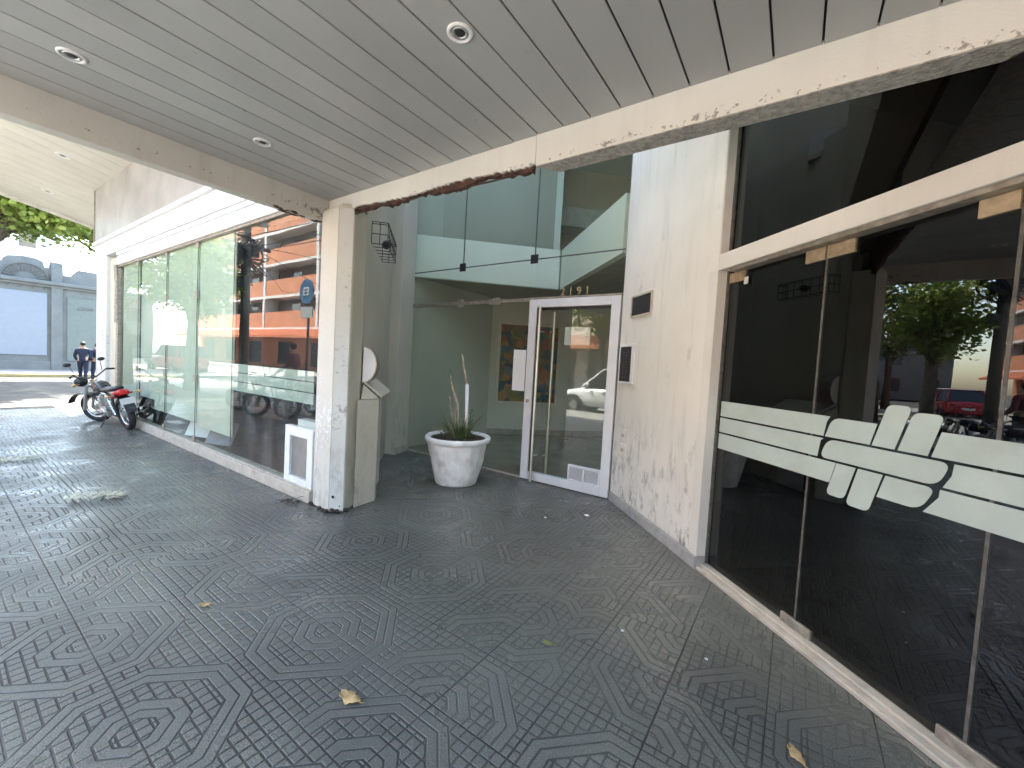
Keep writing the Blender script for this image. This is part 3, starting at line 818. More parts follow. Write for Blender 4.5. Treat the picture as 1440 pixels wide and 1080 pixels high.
# angled wall with intercom
cw = thing('intercom_wall', 'scuffed cream angled wall with intercom and letter slot right of the door', 'wall', (-1.1, 4.0, 0))
def rbox(b, s0, s1, d0, d1, z0, z1, c=2.885):
    m = rframe(0, c); return b.box(s0, s1, d0, d1, z0, z1, m)
S0, S1 = -4.425, -2.800
b = MB(); rbox(b, S0, S1, 0, .13, .10, 5.2); P(b, 'wall_face', M['cream_wall'], cw, bevel=.012)
b = MB(); rbox(b, S0, S1 + .004, -.012, .134, .001, .099); P(b, 'skirting', M['grey_skirting'], cw, bevel=.003)
b = MB(); rbox(b, S1 - .10, S1 + .003, -.003, .1, .101, 2.30); P(b, 'end_strip', M['cream_beam'], cw, bevel=.003)
slot = thing('letter_slot', 'dark rectangular letter slot framed in metal high on cream wall', 'letter slot', (*rp(-3.95, 2.885), 2.2))
b = MB(); s0, s1, z0, z1 = -4.18, -3.75, 2.08, 2.31
for a, c, e, f in ((s0, s1, z0, z0 + .018), (s0, s1, z1 - .018, z1), (s0, s0 + .018, z0 + .018, z1 - .018), (s1 - .018, s1, z0 + .018, z1 - .018)): rbox(b, a, c, -.012, .006, e, f)
P(b, 'frame', M['stone_sill'], slot)
b = MB(); rbox(b, s0 + .018, s1 - .018, -.004, .004, z0 + .018, z1 - .018); P(b, 'plate', M['dark_metal'], slot)
ic = thing('intercom', 'narrow dark vertical intercom panel with pale surround beside the door', 'intercom', (*rp(-4.2, 2.885), 1.6))
b = MB(); s0, s1, z0, z1 = -4.37, -4.02, 1.37, 1.80
for a, c, e, f in ((s0, s1, z0, z0 + .02), (s0, s1, z1 - .03, z1), (s1 - .06, s1, z0 + .02, z1 - .03), (s0, s0 + .02, z0 + .02, z1 - .03)): rbox(b, a, c, -.022, .006, e, f)
P(b, 'surround', M['white_metal'], ic, bevel=.003)
b = MB(); rbox(b, s0 + .02, s1 - .06, -.015, .004, z0 + .02, z1 - .03); P(b, 'panel', M['dark_metal'], ic)
b = MB()
for i in range(9):
    for k in range(2): rbox(b, s0 + .10 + k * .07, s0 + .13 + k * .07, -.019, -.0155, 1.43 + i * .034, 1.445 + i * .034)
P(b, 'keypad', M['seal'], ic)
for zz, lab in ((.80, 'small cream blank socket plate on wall beside the door, upper of two'), (.64, 'small cream blank socket plate on wall beside the door, lower of two')):
    t = thing('socket_plate', lab, 'socket', (*rp(-4.17, 2.885), zz), 0, 'socket plates by the door')
    b = MB(); rbox(b, -4.25, -4.09, -.007, .004, zz - .065, zz + .065); P(b, 'cover', M['cream_wall'], t, bevel=.003)
    b = MB(); rbox(b, -4.20, -4.14, -.010, -.0072, zz - .02, zz + .02); P(b, 'insert', M['stone_sill'], t)

# lobby interior
lob = thing('lobby', 'pale green two level lobby with mezzanine behind the entrance glazing', 'building', (-4, 7, 0))
b = MB(); b.prism([(-5.5, 4.62), (-1.6, 4.62), (3.5, 9.8), (-1.0, 11.6), (-5.5, 7.1)], .001, .006); P(b, 'lobby_floor', M['lobby_floor'], lob)
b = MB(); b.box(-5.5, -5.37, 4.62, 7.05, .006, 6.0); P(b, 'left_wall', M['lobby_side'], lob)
DG = Matrix.Rotation(math.radians(45), 4, 'Z')     # local x along (1,1)/sqrt2
def dg(ox, oy): return Matrix.Translation((ox, oy, 0)) @ DG
b = MB(); b.box(-.1, 6.3, 0, .12, .006, 2.9, dg(-5.37, 6.92)); P(b, 'back_wall', M['lobby_wall'], lob)
b = MB(); b.box(0, 6.3, -.012, -.001, .006, .12, dg(-5.37, 6.92)); P(b, 'skirting', M['stone_sill'], lob)
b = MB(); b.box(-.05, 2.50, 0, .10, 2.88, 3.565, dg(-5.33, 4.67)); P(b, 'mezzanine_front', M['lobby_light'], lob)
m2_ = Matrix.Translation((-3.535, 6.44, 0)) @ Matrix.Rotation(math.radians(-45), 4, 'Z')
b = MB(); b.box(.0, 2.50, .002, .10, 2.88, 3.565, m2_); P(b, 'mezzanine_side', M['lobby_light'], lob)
b = MB(); b.prism([(-5.36, 4.80), (-3.535, 6.60), (-1.75, 4.80), (3.5, 9.8), (-1.0, 11.6), (-5.36, 7.0)], 2.885, 2.93); P(b, 'mezzanine_soffit', M['soffit_lobby'], lob)
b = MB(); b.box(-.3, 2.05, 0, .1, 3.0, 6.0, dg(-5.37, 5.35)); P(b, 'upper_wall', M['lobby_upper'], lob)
b = MB(); b.box(2.05, 2.17, -.02, .5, 3.0, 6.0, dg(-5.37, 5.35)); P(b, 'upper_jamb', M['lobby_wall'], lob)
b = MB(); b.box(2.0, 6.5, 1.6, 1.7, 2.94, 6.0, dg(-5.37, 5.35)); P(b, 'upper_back_wall', M['beige'], lob)
b = MB(); b.box(2.2, 5.5, .9, 1.5, 4.5, 4.9, dg(-5.37, 5.35)); P(b, 'stair_flight', M['soffit_lobby'], lob)
b = MB(); b.box(-5.5, 5, 4.75, 12, 6.0, 6.1); P(b, 'lobby_roof', M['lobby_light'], lob)
b = MB(); b.prism([(-1.62, 4.66), (-1.50, 4.66), (3.6, 9.8), (3.5, 9.9)], .006, 6.0); P(b, 'right_wall', M['lobby_wall'], lob)
b = MB(); b.box(-5.5, 5.0, 11.6, 11.7, 0, 6.1); b.box(-5.52, -5.502, 4.62, 11.6, 2.9, 9.0); P(b, 'outer_wall', M['beige'], lob)
pt = thing('painting', 'large colourful framed abstract painting on the lobby back wall', 'painting', (-4.6, 7.6, 1.5))
mp_ = dg(-5.37, 6.92)
b = MB(); a0, a1, z0, z1 = .14, 1.52, .66, 2.42
for q in ((a0, a1, z0, z0 + .06), (a0, a1, z1 - .06, z1), (a0, a0 + .06, z0 + .06, z1 - .06), (a1 - .06, a1, z0 + .06, z1 - .06)): b.box(q[0], q[1], -.05, -.002, q[2], q[3], mp_)
P(b, 'frame', M['wood_frame'], pt, bevel=.004)
b = MB(); b.box(a0 + .06, a1 - .06, -.03, -.002, z0 + .06, z1 - .06, mp_); P(b, 'canvas', M['painting'], pt)

# ================================================================== BANK FRONT ON THE RIGHT (45 degree glass)
bank = thing('glazed_shop', 'dark angled glass shop front with cream transom and frosted band', 'shop', (0, 3, 0))
CG = 3.02
KL = CG / 2.95            # emblem was measured on the 2.95 line
b = MB(); m_ = rframe(0, 2.885)
b.box(-2.795, 1.4, .0, .22, .001, .03, m_); b.box(-2.795, 1.4, .035, .22, .03, .05, m_)
P(b, 'sill', M['stone_sill'], bank, bevel=.006)
b = MB(); b.box(-2.80, 1.4, .0, .12, 2.295, 2.415, m_); P(b, 'transom', M['cream_beam'], bank, bevel=.006)
b = MB(); b.box(-2.70, 1.4, .02, .11, 2.270, 2.2935, m_); P(b, 'transom_rail', M['dull_steel'], bank)
mg = rframe(0, CG)
SE = [-2.78, -1.948 * KL, -1.175 * KL, -.35, .5, 1.4]
for i, (a, c) in enumerate(zip(SE, SE[1:])):
    b = MB(); b.box(a + .005, c - .005, -.005, .005, .05, 2.268, mg); P(b, 'pane', M['glass_dark'], bank)
b = MB(); b.box(-2.78, -.62, -.005, .005, 2.417, 3.6, mg); b.box(-.62, 1.4, -.005, .005, 2.417, 2.80, mg); P(b, 'upper_pane', M['glass_dark'], bank)
for s_ in SE[1:-1]:
    b = MB(); b.box(s_ - .0065, s_ + .0065, -.0065, .0065, .05, 2.268, mg); P(b, 'seam', M['seal'], bank)
b = MB(); b.box(-2.80, -2.782, -.02, .03, .05, 3.6, mg); P(b, 'side_frame', M['seal'], bank)
for s_ in SE[1:-1]:
    for s0, s1 in ((s_ - .13, s_ - .007), (s_ + .007, s_ + .16)):
        b = MB(); b.box(s0, s1, -.018, .018, 2.195, 2.269, mg); P(b, 'patch_fitting', M['brass_plate'], bank, bevel=.002)
    b = MB(); b.box(s_ - .09, s_ + .11, -.018, .018, .051, .105, mg); P(b, 'foot_fitting', M['dull_steel'], bank, bevel=.003)
b = MB(); b.box(-2.77, -2.62, -.018, .018, 2.20, 2.269, mg); P(b, 'patch_fitting', M['brass_plate'], bank)
b = MB(); b.box(-2.61, -2.575, -.025, -.019, 2.165, 2.215, mg); P(b, 'lock_tab', M['cream_beam'], bank)
# frosted band and emblem: flat film stuck to the glass
def rounded(poly, radii, n=5):
    out = []
    L = len(poly)
    for i, p in enumerate(poly):
        r = radii[i] if isinstance(radii, (list, tuple)) else radii
        p = Vector(p); a = Vector(poly[i - 1]); c = Vector(poly[(i + 1) % L])
        if r <= 0: out.append(tuple(p)); continue
        u = (a - p).normalized(); v = (c - p).normalized()
        A = p + u * r; C = p + v * r
        for k in range(n + 1):
            t = k / n
            q = A * (1 - t) ** 2 + p * 2 * t * (1 - t) + C * t * t
            out.append(tuple(q))
    return out
mf = mg @ Matrix(((1, 0, 0, 0), (0, 0, 1, 0), (0, 1, 0, 0), (0, 0, 0, 1)))
def film(b, poly): b.prism([(p[0] * KL, 1.5 + (p[1] - 1.5) * KL) for p in poly], -.0075, -.0055, mf)
Z0, Z1, Z2, Z3 = .972, 1.089, 1.206, 1.322
G = .006
b = MB()
film(b, [(-2.70, Z2 + G), (-1.875, Z2 + G), (-1.862, Z3 - .03), (-1.845, Z3), (-2.70, Z3)])
film(b, [(-2.70, Z1 + G), (-1.90, Z1 + G), (-1.888, Z2 - .02), (-1.872, Z2 - G), (-2.70, Z2 - G)])
film(b, [(-2.70, Z0), (-1.818, Z0), (-1.79, Z1 - G), (-2.70, Z1 - G)])
film(b, [(-1.378, Z2 + G), (1.3, Z2 + G), (1.3, Z3), (-1.350, Z3)])
film(b, [(-1.328, Z1 + G), (1.3, Z1 + G), (1.3, Z2 - G), (-1.297, Z2 - G), (-1.302, Z1 + .06)])
film(b, [(-1.388, Z0), (1.3, Z0), (1.3, Z1 - G), (-1.336, Z1 - G), (-1.338, Z1 - .04)])
P(b, 'frosted_band', M['film'], bank)
b = MB()
film(b, rounded([(-1.865, Z2 + G), (-1.632, Z2 + G), (-1.606, Z3 - .004), (-1.832, Z3 - .004)], [0, 0, 0, .05]))
film(b, rounded([(-1.622, Z2 + G), (-1.522, Z2 + G), (-1.466, 1.416), (-1.566, 1.416)], [0, 0, .03, .03]))
film(b, rounded([(-1.508, Z2 + G), (-1.392, Z2 + G), (-1.345, 1.392), (-1.458, 1.392)], [0, 0, .03, .03]))
film(b, rounded([(-1.885, Z1 + G), (-1.345, Z1 + G), (-1.308, Z2 - G), (-1.850, Z2 - G)], [.04, .05, .04, .05]))
film(b, rounded([(-1.832, .908), (-1.733, .908), (-1.687, Z1 - G), (-1.786, Z1 - G)], [.03, .03, 0, 0]))
film(b, rounded([(-1.722, .888), (-1.610, .888), (-1.560, Z1 - G), (-1.675, Z1 - G)], [.03, .03, 0, 0]))
film(b, rounded([(-1.578, Z0 + .002), (-1.400, Z0 + .002), (-1.350, Z1 - G), (-1.548, Z1 - G)], [0, .05, .04, 0]))
P(b, 'emblem', M['film'], bank)
# dark room behind
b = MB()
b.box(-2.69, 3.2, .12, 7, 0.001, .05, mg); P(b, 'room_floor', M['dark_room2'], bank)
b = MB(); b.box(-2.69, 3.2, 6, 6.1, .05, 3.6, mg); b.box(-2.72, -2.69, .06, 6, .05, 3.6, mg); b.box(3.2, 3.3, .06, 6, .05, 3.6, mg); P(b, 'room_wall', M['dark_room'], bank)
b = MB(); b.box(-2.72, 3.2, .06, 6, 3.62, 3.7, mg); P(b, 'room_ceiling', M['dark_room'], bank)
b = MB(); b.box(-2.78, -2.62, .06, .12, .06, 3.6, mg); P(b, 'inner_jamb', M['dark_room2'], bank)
o = MB().box(-2.1, -1.55, 5.9, 5.95, 1.75, 2.15, mg).build('poster', M['film']); tag(o, 'faint pale poster on the dark back wall inside the glass front', 'poster')
o = MB().box(-1.1, -.55, 5.9, 5.95, 1.7, 2.0, mg).build('poster', M['stone_sill']); tag(o, 'faint brownish poster on the dark back wall inside the glass front', 'poster')
# unseen mass added over the entrance to keep out sun and stray sky
o = thing('shade_mass', 'unseen added wall mass above the entrance that blocks sun and sky', 'building', (0, 5, 6))
b = MB(); b.box(-4.0, 9, 2.30, 2.7, 3.302, 4.4)  # brought down to shut out the strip of sky above the canopy roof
b.box(-1.3, 1.0, 2.702, 4.55, 5.31, 5.4)  # unseen cover slab, added to shade the top of the angled wall
b.box(-4.0, 9, 2.45, 2.7, 4.401, 5.3)
P(b, 'parapet', M['beige'], o)
b = MB(); b.prism([(-1.55, 4.6), (2.5, .56), (9.2, .56), (9.2, 4.66), (-1.5, 4.66)], 5.2, 8.0); b.box(2.52, 9.2, .56, .8, 0, 5.2); b.box(-12.7, 12, 6.6, 12, 6.4, 22); P(b, 'upper_wall', M['beige'], o)  # tall rear box added to stop sun coming through the recess

# ================================================================== POT WITH PLANTS
pot = thing('flower_pot', 'large white textured flower pot standing in the entrance recess', 'pot', (-3.41, 3.83, 0))
rj = random.Random(5)
def jit(a, z): return .008 * math.sin(a * 13 + z * 31) * math.cos(z * 47 + a * 3) + .007 * math.sin(a * 7 - z * 60) if .08 < z < .44 else 0
b = MB(); b.lathe([(.02, .002), (.225, .002), (.232, .02), (.245, .08), (.262, .16), (.283, .25), (.300, .34), (.318, .43), (.322, .45), (.352, .458), (.360, .475), (.358, .505), (.345, .515), (.325, .51), (.318, .49), (.310, .475), (.02, .47)], 72, None, jit)
b.build('pot_body', M['pot_white'], pot, smooth=True)
b = MB(); b.lathe([(.312, .474), (.30, .490), (.2, .50), (.1, .506), (.01, .508)], 28); b.build('soil', M['soil'], pot, smooth=True)
pot.scale = (1.13, 1.13, 1.14)
plant = thing('potted_plant', 'scraggly mostly dead plant with two bare stems in white pot', 'plant', (-3.41, 3.83, .565))
b = MB()
b.tube([(-.04, .04, 0), (-.05, .03, .25), (-.06, .03, .40), (-.10, .02, .50), (-.14, .0, .62), (-.175, -.01, .76)], [.019, .018, .021, .018, .015, .006], 8)
P_ = b.build('cut_stem', M['stem_dead'], plant, smooth=True)
b = MB(); b.tube([(.06, .07, 0), (.06, .07, .25), (.05, .06, .66)], [.020, .021, .022], 8); b.tube([(.05, .06, .66), (.048, .06, .68)], [.019, .012], 8)
b.build('white_stake', M['paper'], plant, smooth=True)
b = MB(); b.tube([(.048, .06, .67), (.02, .05, .80), (-.01, .04, .90), (-.012, .04, .96), (-.04, .03, 1.04)], [.018, .016, .015, .013, .006], 8)
b.build('upper_stem', M['stem_dead'], plant, smooth=True)
rl = random.Random(11)
def blades(n, mname, rad, hmin, hmax, wid, name):
    b = MB()
    for i in range(n):
        a = rl.uniform(0, 6.283); r0 = rl.uniform(0, .16); L = rl.uniform(hmin, hmax); out = rl.uniform(.1, 1.0) * rad; droop = rl.uniform(0, .6)
        base = Vector((r0 * math.cos(a), r0 * math.sin(a), 0)); dr = Vector((math.cos(a), math.sin(a), 0)); sd_ = Vector((-dr.y, dr.x, 0)) * wid * rl.uniform(.6, 1.2)
        pts = []
        for k in range(5):
            t = k / 4
            pts.append((base + dr * out * t ** 1.4 + Vector((0, 0, L * (t - droop * t * t))), sd_ * (1 - t) ** .6 + sd_ * .05))
        for (p, s1), (q, s2) in zip(pts, pts[1:]):
            b.face([p - s1, p + s1, q + s2, q - s2])
    return b.build(name, M[mname], plant)
blades(170, 'leaf_g', .30, .06, .40, .008, 'green_leaves'); blades(80, 'leaf_y', .34, .04, .30, .006, 'yellow_leaves'); blades(70, 'stem_dead', .42, .08, .36, .003, 'dead_stalks')
for k, (dx, dy, h_) in enumerate(((-.10, .0, .52), (.10, .05, .40), (-.02, -.05, .46), (.14, -.02, .26))):
    b = MB(); b.tube([(dx, dy, 0), (dx * 1.2 + .012, dy, h_ * .4), (dx * 1.5 - .015, dy + .01, h_ * .75), (dx * 1.8, dy, h_)], [.007, .006, .005, .002], 6)
    for q in range(9):
        z_ = h_ * rl.uniform(.35, 1); a = rl.uniform(0, 6.28); p = Vector((dx * (1 + .8 * z_ / h_), dy, z_)); u = Vector((math.cos(a), math.sin(a), .4)) * rl.uniform(.03, .06); v = Vector((-u.y, u.x, 0)) * .3
        b.face([p, p + u * .5 + v, p + u, p + u * .5 - v])
    b.build('thin_stem', M['leaf_g' if k % 2 else 'stem_dead'], plant)
b = MB()
for i in range(60):
    a = rl.uniform(0, 6.283); r_ = rl.uniform(.05, .29); p = Vector((r_ * math.cos(a), r_ * math.sin(a), rl.uniform(.0, .06))); 
    u = Vector((rl.uniform(-1, 1), rl.uniform(-1, 1), rl.uniform(-.3, .6))).normalized() * rl.uniform(.02, .045); v = u.cross(Vector((0, 0, 1))).normalized() * u.length * .35
    b.face([p - u, p + v, p + u, p - v])
b.build('ground_leaves', M['leaf_g'], plant)
b = MB()
for i in range(26):
    t = i / 25; p = Vector((-.13 - .05 * t, .0, .60 + .22 * t)); a = rl.uniform(0, 6.28)
    u = Vector((math.cos(a), math.sin(a), .6)) * .02; v = Vector((-u.y, u.x, 0)) * .4
    b.face([p, p + u + v, p + u * 1.8, p + u - v])
b.build('withered_tip', M['leaf_g'], plant)
# ring of old water stain is in the tile; loose litter on the pavement
def dry_leaf(x, y, L, W, rz, m, label, curl=.02):
    b = MB(); n = 9; rows = []
    for i in range(n):
        t = i / (n - 1); w_ = W * math.sin(math.pi * min(1, t * .93 + .05)) ** .7 * (1 + .25 * math.sin(t * 17))
        c_ = (t - .5) * L
        rows.append([(c_, -w_, .008 + curl * abs(t - .5) * 1.4), (c_, 0, .004 + curl * .4 * t), (c_, w_ * .9, .012 + curl * (.6 - .5 * t))])
    for a, c in zip(rows, rows[1:]):
        for k in range(2): b.face([a[k], a[k + 1], c[k + 1], c[k]])
    b.tube([(L * .45, 0, .01), (L * .62, .006, .012)], .0015, 5)
    bmesh.ops.remove_doubles(b.b, verts=b.b.verts, dist=1e-5)
    o = b.build('dry_leaf', m, None, smooth=True); o.location = (x, y, .001); o.rotation_euler = (0, 0, rz)
    s = o.modifiers.new('solid', 'SOLIDIFY'); s.thickness = .0012
    return tag(o, label, 'leaf')
dry_leaf(-1.49, 1.06, .11, .026, math.radians(15), M['leaf_dry'], 'curled orange brown dry leaf lying in the open middle of the tiles', .03)
dry_leaf(.11, 1.98, .085, .020, math.radians(-50), M['leaf_dry'], 'small orange brown dry leaf near the sill of the dark glass front')
dry_leaf(-2.72, .94, .06, .015, math.radians(60), M['leaf_dry'], 'tiny brown leaf beside the broad octagon left of the big curled leaf', .01)
dry_leaf(-1.0, 1.93, .06, .016, math.radians(10), M['leaf_y'], 'small yellow green leaf flat on the dark worn tiles', .004)
def litter_heap(x, y, L, W, m, label, rz, n=60, seed=1, name='palm_scrap'):
    r = random.Random(seed); b = MB()
    for i in range(n):
        t = r.uniform(-.5, .5); p = Vector((t * L, r.gauss(0, W * .3), r.uniform(.004, .05)))
        a = r.gauss(0, .9); l_ = r.uniform(.05, .14); d = Vector((math.cos(a), math.sin(a), r.uniform(-.06, .10))) * l_; s_ = Vector((-d.y, d.x, .004)).normalized() * r.uniform(.004, .013)
        q = p + d * .5 + Vector((0, 0, .012))
        b.face([p - s_ * .3, p + s_ * .3, q + s_, q - s_]); b.face([q - s_, q + s_, p + d + s_ * .2, p + d - s_ * .2])
    o = b.build(name, m); o.location = (x, y, .001); o.rotation_euler = (0, 0, rz)
    return tag(o, label, 'plant litter')
litter_heap(-5.42, .95, .36, .12, M['leaf_pale'], 'shredded pale yellow palm scrap lying on tiles, nearer the column', math.radians(62), 110, 1)
litter_heap(-7.7, .62, .42, .12, M['leaf_pale'], 'shredded pale palm scrap lying farther off toward the street', math.radians(72), 70, 2)
litter_heap(-7.75, 1.77, .22, .06, M['stem_dead'], 'small brown twig scrap on tiles in front of the shop glass', .6, 14, 3, 'twig_scrap')
litter_heap(-4.05, 2.06, .22, .05, M['black_chip'], 'dark twig and soot scrap on tiles just left of column foot', 1.0, 22, 4, 'twig_scrap')
rl = random.Random(21)
for i, (px, py, sz, lab) in enumerate(((-1.66, 3.9, .03, 'white scrap of paper before the threshold of the entrance door'), (-1.95, 3.55, .014, 'white speck of paper on dark tiles, some way before the door'),
                         (-.72, 2.31, .014, 'white speck of paper on tiles beside the foot of the angled wall'), (-.28, 2.37, .010, 'tiny white speck nearest the sill of dark glass'), (-.92, 1.1, .012, 'white speck at the lower middle edge of the tiles'))):
    b = MB(); b.prism([(sz * math.cos(a) * rl.uniform(.5, 1.2), sz * math.sin(a) * rl.uniform(.5, 1.0)) for a in [k * 1.047 for k in range(6)]], .001, .005)
    o = b.build('paper_scrap', M['paper']); o.location = (px, py, 0); tag(o, lab, 'paper scrap', 'paper scraps on the tiles')

# ================================================================== MOTORCYCLES
def motorcycle(label, paint, steer=0.0, group=None, paint2=None):
    paint2 = paint2 or paint
    t = thing('motorcycle', label, 'motorcycle', (0, 0, 0), 0, group)
    WB, R = .64, .285
    def wheel(x, rot):
        m = Matrix.Translation((x, 0, R)) @ Matrix.Rotation(rot, 4, 'Z')
        w_ = MB(); w_.torus(R - .045, .046, m, 36, 10, 1.05); o = w_.build('wheel', M['tyre'], t, smooth=True)
        w_ = MB(); w_.torus(R - .088, .014, m, 36, 8, 1.6); o2 = w_.build('rim', M['chrome'], o, smooth=True)
        w_ = MB()
        for k in range(16):
            a = k * math.pi / 8; w_.tube([m @ Vector((.03 * math.cos(a + .5), .02 * (-1) ** k, .03 * math.sin(a + .5))), m @ Vector(((R - .088) * math.cos(a), 0, (R - .088) * math.sin(a)))], .003, 4)
        w_.build('spokes', M['alu'], o)
        w_ = MB(); w_.tube([m @ Vector((0, -.05, 0)), m @ Vector((0, .05, 0))], .05, 16); w_.build('hub', M['alu'], o)
    wheel(-WB, 0); wheel(WB, steer)
    ms = Matrix.Translation((WB - .27, 0, 0)) @ Matrix.Rotation(steer, 4, 'Z') @ Matrix.Translation((-(WB - .27), 0, 0))
    def q(x, y, z): return ms @ Vector((x, y, z))
    b = MB()
    for s_ in (-1, 1):
        b.tube([q(WB, .075 * s_, R), q(WB - .17, .075 * s_, .72)], [.021, .019], 10); b.tube([q(WB - .07, .075 * s_, .46), q(WB - .17, .075 * s_, .72)], .026, 10)
    b.box(-.04, .04, -.1, .1, -.015, .015, ms @ Matrix.Translation((WB - .18, 0, .72)))
    b.build('fork', M['alu'], t, smooth=False)
    b = MB(); b.tube([q(WB - .30, .38, .95), q(WB - .24, .30, .97), q(WB - .20, .12, .86), q(WB - .20, -.12, .86), q(WB - .24, -.30, .97), q(WB - .30, -.38, .95)], .012, 8)
    o = b.build('handlebar', M['dark_metal'], t, smooth=True)
    for s_ in (-1, 1):
        b = MB(); b.tube([q(WB - .24, .29 * s_, .97), q(WB - .30, .40 * s_, .95)], .018, 10); b.build('grip', M['black_plastic'], o)
        b = MB(); b.tube([q(WB - .22, .24 * s_, .96), q(WB - .20, .27 * s_, 1.13)], .005, 6); b.ball(q(WB - .20, .30 * s_, 1.16), .055, (.35, 1.0, .65), 2); b.build('mirror', M['black_plastic'], o)
    b = MB(); b.ball(q(WB - .02, 0, .80), .095, (.75, 1, .95), 3); h_ = b.build('headlight', M['black_plastic'], t, smooth=True)
    b = MB(); b.ball(q(WB + .03, 0, .80), .078, (.45, 1, 1), 3); b.build('lens', M['headlamp'], h_, smooth=True)
    for s_ in (-1, 1):
        b = MB(); b.tube([q(WB - .08, .09 * s_, .77), q(WB - .08, .17 * s_, .77)], .009, 6); b.ball(q(WB - .08, .19 * s_, .77), .032, (1, 1.1, .9), 2); b.build('indicator', M['leaf_dry'], t, smooth=True)
    b = MB()
    for i in range(9):
        a0 = math.radians(25 + i * 14); a1 = math.radians(25 + (i + 1) * 14)
        p = [ms @ Vector((WB + (R + .03) * math.cos(a), y, R + (R + .03) * math.sin(a))) for a in (a0, a1) for y in (-.06, .06)]
        pi_ = [ms @ Vector((WB + (R + .02) * math.cos(a), y * .9, R + (R + .02) * math.sin(a))) for a in (a0, a1) for y in (-.06, .06)]
        b.loft([[p[0], p[1], pi_[1], pi_[0]], [p[2], p[3], pi_[3], pi_[2]]])
    b.build('front_mudguard', paint2, t)
    b = MB()
    for i in range(8):
        a0 = math.radians(55 + i * 14); a1 = math.radians(55 + (i + 1) * 14)
        p = [Vector((-WB + (R + .05) * math.cos(a), y, R + (R + .05) * math.sin(a))) for a in (a0, a1) for y in (-.075, .075)]
        pi_ = [Vector((-WB + (R + .038) * math.cos(a), y * .92, R + (R + .038) * math.sin(a))) for a in (a0, a1) for y in (-.075, .075)]
        b.loft([[p[0], p[1], pi_[1], pi_[0]], [p[2], p[3], pi_[3], pi_[2]]])
    b.build('rear_mudguard', M['black_plastic'], t)
    b = MB()
    def ring(x, hw, zb, zt): return [(x, -hw * .6, zb), (x, hw * .6, zb), (x, hw, zb + (zt - zb) * .45), (x, hw * .75, zt - .02), (x, 0, zt), (x, -hw * .75, zt - .02), (x, -hw, zb + (zt - zb) * .45)]
    b.loft([ring(.32, .06, .66, .76), ring(.26, .12, .62, .83), ring(.10, .14, .60, .84), ring(-.04, .11, .62, .78), ring(-.10, .08, .64, .74)])
    b.build('tank', paint2, t, smooth=True, subsurf=1)
    b = MB(); b.loft([ring(-.06, .08, .66, .735), ring(-.12, .12, .65, .745), ring(-.35, .13, .66, .755), ring(-.60, .12, .69, .80), ring(-.70, .06, .72, .79)]); b.build('seat', M['black_plastic'], t, smooth=True, subsurf=1)
    b = MB(); b.loft([ring(-.48, .12, .56, .665), ring(-.62, .125, .58, .70), ring(-.74, .11, .62, .74), ring(-.82, .05, .66, .74)]); b.build('tail', paint, t, smooth=True)
    b = MB(); b.box(-.868, -.815, -.07, .07, .65, .72); b.build('tail_lamp', M['tail'], t, bevel=.015)
    b = MB(); b.box(-.90, -.895, -.10, .10, .45, .60); b.build('number_plate', M['plate'], t, bevel=.004)
    for s_ in (-1, 1):
        b = MB(); b.tube([(-.78, .1 * s_, .66), (-.80, .19 * s_, .66)], .008, 6); b.ball((-.80, .21 * s_, .66), .03, (1, 1.1, .9), 2); b.build('indicator', M['leaf_dry'], t, smooth=True)
    b = MB()
    b.tube([(.36, 0, .74), (.30, 0, .50), (.26, 0, .22), (-.20, 0, .20), (-.24, 0, .58), (.30, 0, .66)], .020, 8)
    for s_ in (-1, 1): b.tube([(-.22, .1 * s_, .34), (-.64, .1 * s_, R)], .018, 8); b.tube([(-.20, .11 * s_, .62), (-.80, .11 * s_, .66)], .014, 8)
    b.build('frame', M['dark_metal'], t, smooth=True)
    for s_ in (-1, 1):
        b = MB(); b.tube([(-.42, .12 * s_, .64), (-.60, .12 * s_, .30)], .014, 8)
        pts = [Vector((-.42, .12 * s_, .64)).lerp(Vector((-.58, .12 * s_, .34)), k / 40) + Vector((.030 * math.cos(k * 1.5), .030 * math.sin(k * 1.5), 0)) for k in range(41)]
        b.tube(pts, .006, 5); b.build('shock_absorber', M['chrome'], t)
    b = MB(); b.box(-.12, .20, -.09, .09, .20, .38); b.ball((.0, .10, .28), .085, (1, .45, 1), 2); b.ball((.0, -.10, .28), .085, (1, .45, 1), 2)
    for i in range(6): b.box(.03, .21, -.085, .085, .40 + i * .028, .412 + i * .028)
    b.tube([(.12, 0, .38), (.12, 0, .58)], .055, 12); b.build('engine', M['alu'], t, bevel=.008)
    b = MB(); b.tube([(.22, -.06, .50), (.32, -.09, .36), (.24, -.13, .20), (-.20, -.14, .20), (-.42, -.15, .26), (-.86, -.16, .36)], [.018, .018, .018, .022, .042, .040], 10); b.build('exhaust', M['chrome'], t, smooth=True)
    b = MB(); b.tube([(-.10, .1, .22), (-.16, .26, .02)], .010, 6); b.box(-.19, -.13, .25, .29, .0, .02); b.build('side_stand', M['dark_metal'], t)
    b = MB()
    for s_ in (-1, 1): b.tube([(-.05, .1 * s_, .27), (-.05, .23 * s_, .27)], .012, 6)
    b.build('foot_pegs', M['black_plastic'], t)
    return t
bike = motorcycle('red and black motorcycle leaning on its stand against the shop glass', M['red_paint'], math.radians(28), 'parked motorcycles', M['bike_dark'])
fw = Vector((-10.76, 1.97, 0)); rw = Vector((-9.49, 2.10, 0))
hd = (fw - rw).normalized()
bike.location = (fw + rw) / 2
yaw = math.atan2(hd.y, hd.x)
bike.rotation_euler = (Matrix.Rotation(yaw, 4, 'Z') @ Matrix.Rotation(math.radians(-13), 4, 'X')).to_euler()
